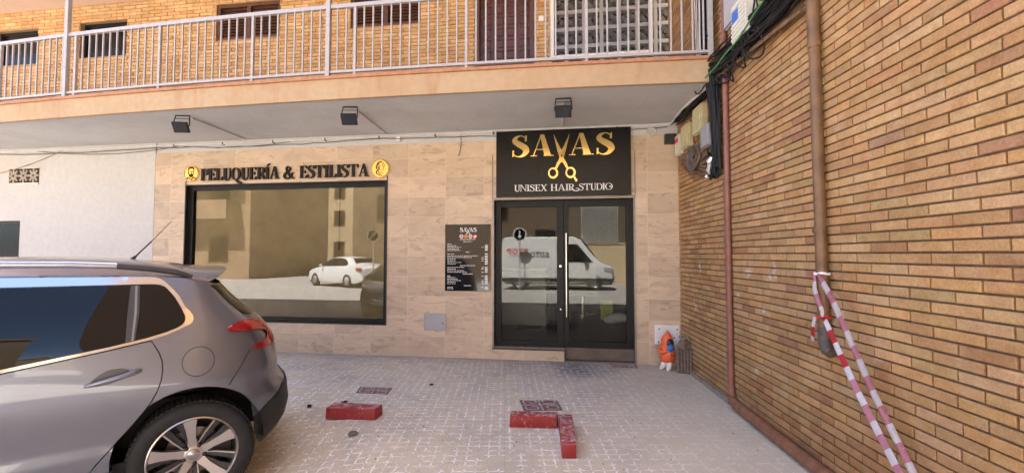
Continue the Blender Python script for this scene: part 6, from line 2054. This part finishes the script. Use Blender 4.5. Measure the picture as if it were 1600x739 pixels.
child_world(mb.build('cream_plinth', plaster('cream_plinth_render', (0.60, 0.47, 0.29), (0.5, 0.38, 0.23), 0.5, 0.4)), fac)
mb = MB()
for i in range(17):
    xx = .40 + i * .118
    mb.tube([(xx, YB + .30, 2.11), (xx, YB + .30, 4.05)], .022, 6)
for zz in (2.16, 2.45, 3.2, 4.0): mb.tube([(.36, YB + .30, zz), (2.33, YB + .30, zz)], .012, 6)
child_world(mb.build('window_grille', M['white_metal'], None, True), fac)
facade('ochre_house', -34, -20.5, -13.0, 9.5, 9, PK, 'ochre house with long balconies across the street', [(-33 + i * 3.2, -31.6 + i * 3.2, z_, z_ + 1.7) for i in range(4) for z_ in (1.0, 4.2, 7.2)], [(-32.5, -21.2, 3.9), (-32.5, -21.2, 6.9)])
facade('cream_house', -30, -11, -30, 10, 8, CR, 'cream house far back between the two nearer houses', [(-28 + i * 3.4, -26.8 + i * 3.4, z_, z_ + 1.6) for i in range(5) for z_ in (1.2, 4.4, 7.2)])
facade('corner_house', 14, 40, -17, 5.0, 10, CR, 'low cream house at the far street corner', [(16 + i * 4.0, 17.4 + i * 4.0, z_, z_ + 1.6) for i in range(5) for z_ in (1.0, 3.0)])

def road_wheel(parent, x, y, z, r, side, name='wheel'):
    root_ = empty(name); root_.parent = parent; root_.location = (x, y, z)
    root_.rotation_euler = (0, 0, 0 if side > 0 else math.pi)
    Mx = Matrix.Rotation(R(-90), 4, 'X')
    mb = MB(); mb.lathe([(r * .66, -.09), (r * .92, -.10), (r, -.07), (r, .07), (r * .92, .10), (r * .66, .09)], 32, Mx, caps=False); mb.build('tyre', TYRE, root_, 40)
    mb = MB(); mb.lathe([(r * .66, .085), (r * .60, .07), (r * .2, .06), (0, .065)], 32, Mx, caps=False)
    for k_ in range(5):
        a = R(72 * k_); q = ribbon([(r * .1 * math.cos(a), r * .1 * math.sin(a)), (r * .6 * math.cos(a), r * .6 * math.sin(a))], [.06, .05]); mb.strip(q[0], q[1], lambda a_, b_, d: Mx @ Vector((a_, b_, d)), .05, .078)
    mb.build('rim', ALU, root_, 40)
def loft_body(stations, mat, name, parent, smooth=35):
    """stations: (x, [(y, z) half section from sill to roof centre])"""
    bm = bmesh.new(); rows = []
    for x, sec in stations:
        full = [(y, z) for y, z in sec] + [(-y, z) for y, z in sec[::-1]]
        rows.append([bm.verts.new((x, y, z)) for y, z in full])
    for a, b_ in zip(rows, rows[1:]):
        for i in range(len(a) - 1): bm.faces.new((a[i], a[i + 1], b_[i + 1], b_[i]))
        bm.faces.new((a[-1], a[0], b_[0], b_[-1]))
    bm.faces.new(rows[0]); bm.faces.new(rows[-1][::-1])
    return obj_from_bm(name, bm, mat, parent, smooth)
# white saloon, local +x = rear
WCP = plain('white_car_paint', (0.74, 0.75, 0.75), 0.25, var=0.02, coat=0.8)
sal = empty('white_saloon', (-11.3, -8.3, -.08), R(28)); tag(sal, 'white saloon car parked in the sun across the street', 'car')
def sec(hw, zs_, zb, zr_, hr):   # sill, belt, roof
    return [(hw * .93, zs_), (hw, zs_ + .18), (hw * 1.0, zb - .25), (hw * .96, zb), (hr, max(zr_ - .10, zb + .005)), (hr * .82, max(zr_ - .02, zb + .01)), (hr * .4, zr_ + .012), (0.01, zr_ + .02)]
loft_body([(-2.25, sec(.62, .32, .62, .64, .55)), (-2.1, sec(.80, .22, .72, .76, .68)), (-1.6, sec(.87, .2, .86, .89, .76)), (-1.05, sec(.88, .2, .93, .97, .76)), (-.35, sec(.88, .2, .95, 1.40, .62)), (.15, sec(.88, .2, .96, 1.45, .62)), (.75, sec(.88, .2, .98, 1.43, .61)), (1.25, sec(.88, .2, 1.0, 1.27, .64)), (1.75, sec(.86, .2, 1.02, 1.06, .74)), (2.15, sec(.80, .28, .98, 1.02, .70)), (2.25, sec(.72, .38, .86, .90, .62))], WCP, 'body', sal)
for sd in (1, -1):
    mb = MB()
    f_ = lambda a, b_, d, sd=sd: Vector((a, sd * (.885 - max(0, b_ - .95) * .56 + d), b_))
    mb.prism([(-.95, 1.0), (-.30, 1.32), (.15, 1.385), (.70, 1.37), (1.05, 1.25), (1.22, 1.08), (1.1, 1.03)], f_, -.03, -.002 + .012)
    mb.build('side_window', TINT, sal)
    for x_ in (-1.42, 1.30): road_wheel(sal, x_, sd * .80, .31, .315, sd)
    mb = MB(); mb.box(1.95, 2.235, sd * .80 - .09, sd * .80 + .06, .80, .93, .02); mb.build('tail_lamp', LAMP, sal)
    mb = MB(); mb.sphere((-.72, sd * .98, 1.02), .09, .7, 1, .7); mb.build('door_mirror', WCP, sal, True)
mb = MB(); mb.prism([(-.56, 1.14), (.56, 1.14), (.50, 1.38), (-.50, 1.38)], lambda a, b_, d: Vector((1.66 - (b_ - 1.06) * 1.36 + d, a, b_)), 0.0, .035); mb.build('rear_window', TINT, sal)
mb = MB(); mb.box(2.2, 2.262, -.26, .26, .72, .83, .004); mb.build('number_plate', M['white_plastic'], sal)
mb = MB(); mb.box(-2.2, 2.2, -.70, .70, .16, .26); mb.build('underbody', GASK, sal)

# white delivery van; in the street it shows its flank to the shop
van = empty('white_van', (-.9, -7.9, -.08), R(0)); tag(van, 'white delivery van with dark and red lettering parked across the street', 'van')
def vsec(hw, zs_, zb, zr_, hr): return [(hw * .96, zs_), (hw, zs_ + .2), (hw, zb), (hr, zr_ - .08), (hr * .9, zr_ - .01), (hr * .4, zr_ + .02), (.01, zr_ + .025)]
loft_body([(2.62, vsec(.72, .42, .75, .82, .60)), (2.5, vsec(.88, .32, .95, 1.02, .74)), (2.0, vsec(.95, .3, 1.05, 1.22, .80)), (1.72, vsec(.96, .3, 1.15, 1.50, .80)), (1.15, vsec(.97, .3, 1.25, 2.22, .82)), (.8, vsec(.97, .3, 1.3, 2.34, .86)), (-2.2, vsec(.97, .3, 1.3, 2.34, .87)), (-2.32, vsec(.92, .36, 1.3, 2.22, .82))], WCP, 'body', van)
mb = MB()
fvn = lambda a, b_, d: Vector((a, .975 - max(0, b_ - 1.3) * .105 + d, b_))
mb.prism([(1.66, 1.22), (1.02, 2.0), (.62, 2.0), (.62, 1.22)], fvn, -.04, .012); mb.build('side_window', TINT, van)
mb = MB(); mb.prism([(-.76, 1.50), (.76, 1.50), (.70, 2.16), (-.70, 2.16)], lambda a, b_, d: Vector((1.76 - (b_ - 1.44) * .74 + d, a, b_)), 0.0, .05); mb.build('windscreen', TINT, van)
mb = MB(); mb.box(2.1, 2.52, .66, .93, .78, .98, .04); mb.build('headlight', plain('van_lamp', (.35, .35, .36), .1, var=.05), van)
mb = MB(); mb.box(1.30, 1.48, .99, 1.16, 1.18, 1.46, .03); mb.build('door_mirror', GASK, van)
for sd in (1, -1):
    for x_ in (1.75, -1.55): road_wheel(van, x_, sd * .86, .34, .34, sd)
mb = MB(); mb.box(-2.3, 2.55, .976, .990, .36, .52, .004); mb.build('side_strip', BPL, van)
mb = MB(); mb.box(-2.2, 2.5, -.86, .86, .24, .34); mb.build('underbody', GASK, van)
# the lettering runs along the flank and reads mirrored in the glass of the door
mR, mK = plain('van_red', (.55, .03, .04), .5, var=.03), plain('van_dark', (.02, .02, .025), .5, var=.03)
def van_text(txt, x_left, x_right, z0, z1, mat):
    """reads left to right for someone facing the flank from the shop"""
    mb = MB()
    n_ = text_width(txt, .2, .16, .12); sx_ = (x_right - x_left) / n_; cur_ = 0
    for c_ in txt:
        sh, adv = glyph(c_, .2, .16)
        fn = lambda a, b_, d, cur_=cur_: fvn(x_left + (cur_ + a) * sx_, z0 + b_ * (z1 - z0), d)
        put(mb, sh, fn, .001, .004); cur_ += adv + .12
    mb.build('lettering', mat, van)
van_text('AUTO', -.20, -1.05, 1.42, 1.66, mK)
van_text('STOP', -1.12, -2.10, 1.56, 1.80, mR)
mb = MB()
for i in range(22):
    if i in (6, 13): continue
    mb.prism([(-1.15 - i * .04, 1.46), (-1.175 - i * .04, 1.46), (-1.175 - i * .04, 1.50), (-1.15 - i * .04, 1.50)], fvn, .001, .003)
mb.build('small_print', mK, van)

SIGN_GREY = plain('weathered_sign_grey', (0.22, 0.19, 0.15), .6, var=.1)
M['sign_back'] = plain('weathered_sign_disc', (0.12, 0.10, 0.08), .6, var=.1)
def road_sign(x, y, z, label, kind):
    root_ = empty('road_sign', (x, y, 0)); tag(root_, label, 'road sign')
    mb = MB(); mb.tube([(0, 0, -.1), (0, 0, z + .3)], .03, 10); mb.build('pole', M['rail'], root_, True)
    Mx = Matrix.Translation((0, .035, z)) @ Matrix.Rotation(R(-90), 4, 'X')
    mb = MB(); mb.lathe([(.30, 0), (.30, .012), (0, .012)], 36, Mx); mb.build('disc', (plain('sign_blue', (0.12, 0.27, 0.72), .5, var=0) if kind else M['sign_back']), root_)
    mb = MB(); mb.lathe([(.30, .0125), (.30, .0145), (.25, .0145), (.25, .0125)], 36, Mx)
    mb.build('border', M['white_plastic'] if kind else SIGN_GREY, root_)
    mb = MB()
    fq = lambda a, b_, d: Mx @ Vector((a, b_, d))
    if kind:
        mb.prism([(-.03, -.16), (.03, -.16), (.03, .04), (.10, .04), (0, .18), (-.10, .04), (-.03, .04)], fq, .0125, .015)
        mb.build('arrow', M['white_plastic'], root_)
    else:
        q = ribbon([(-.19, .19), (.19, -.19)], .05); mb.strip(q[0], q[1], fq, .0125, .015)
        mb.build('bar', SIGN_GREY, root_)
road_sign(-2.35, -6.4, 2.33, 'round blue direction sign on a pole across the street', True)
road_sign(-9.3, -7.0, 2.35, 'round no parking sign on a pole across the street', False)
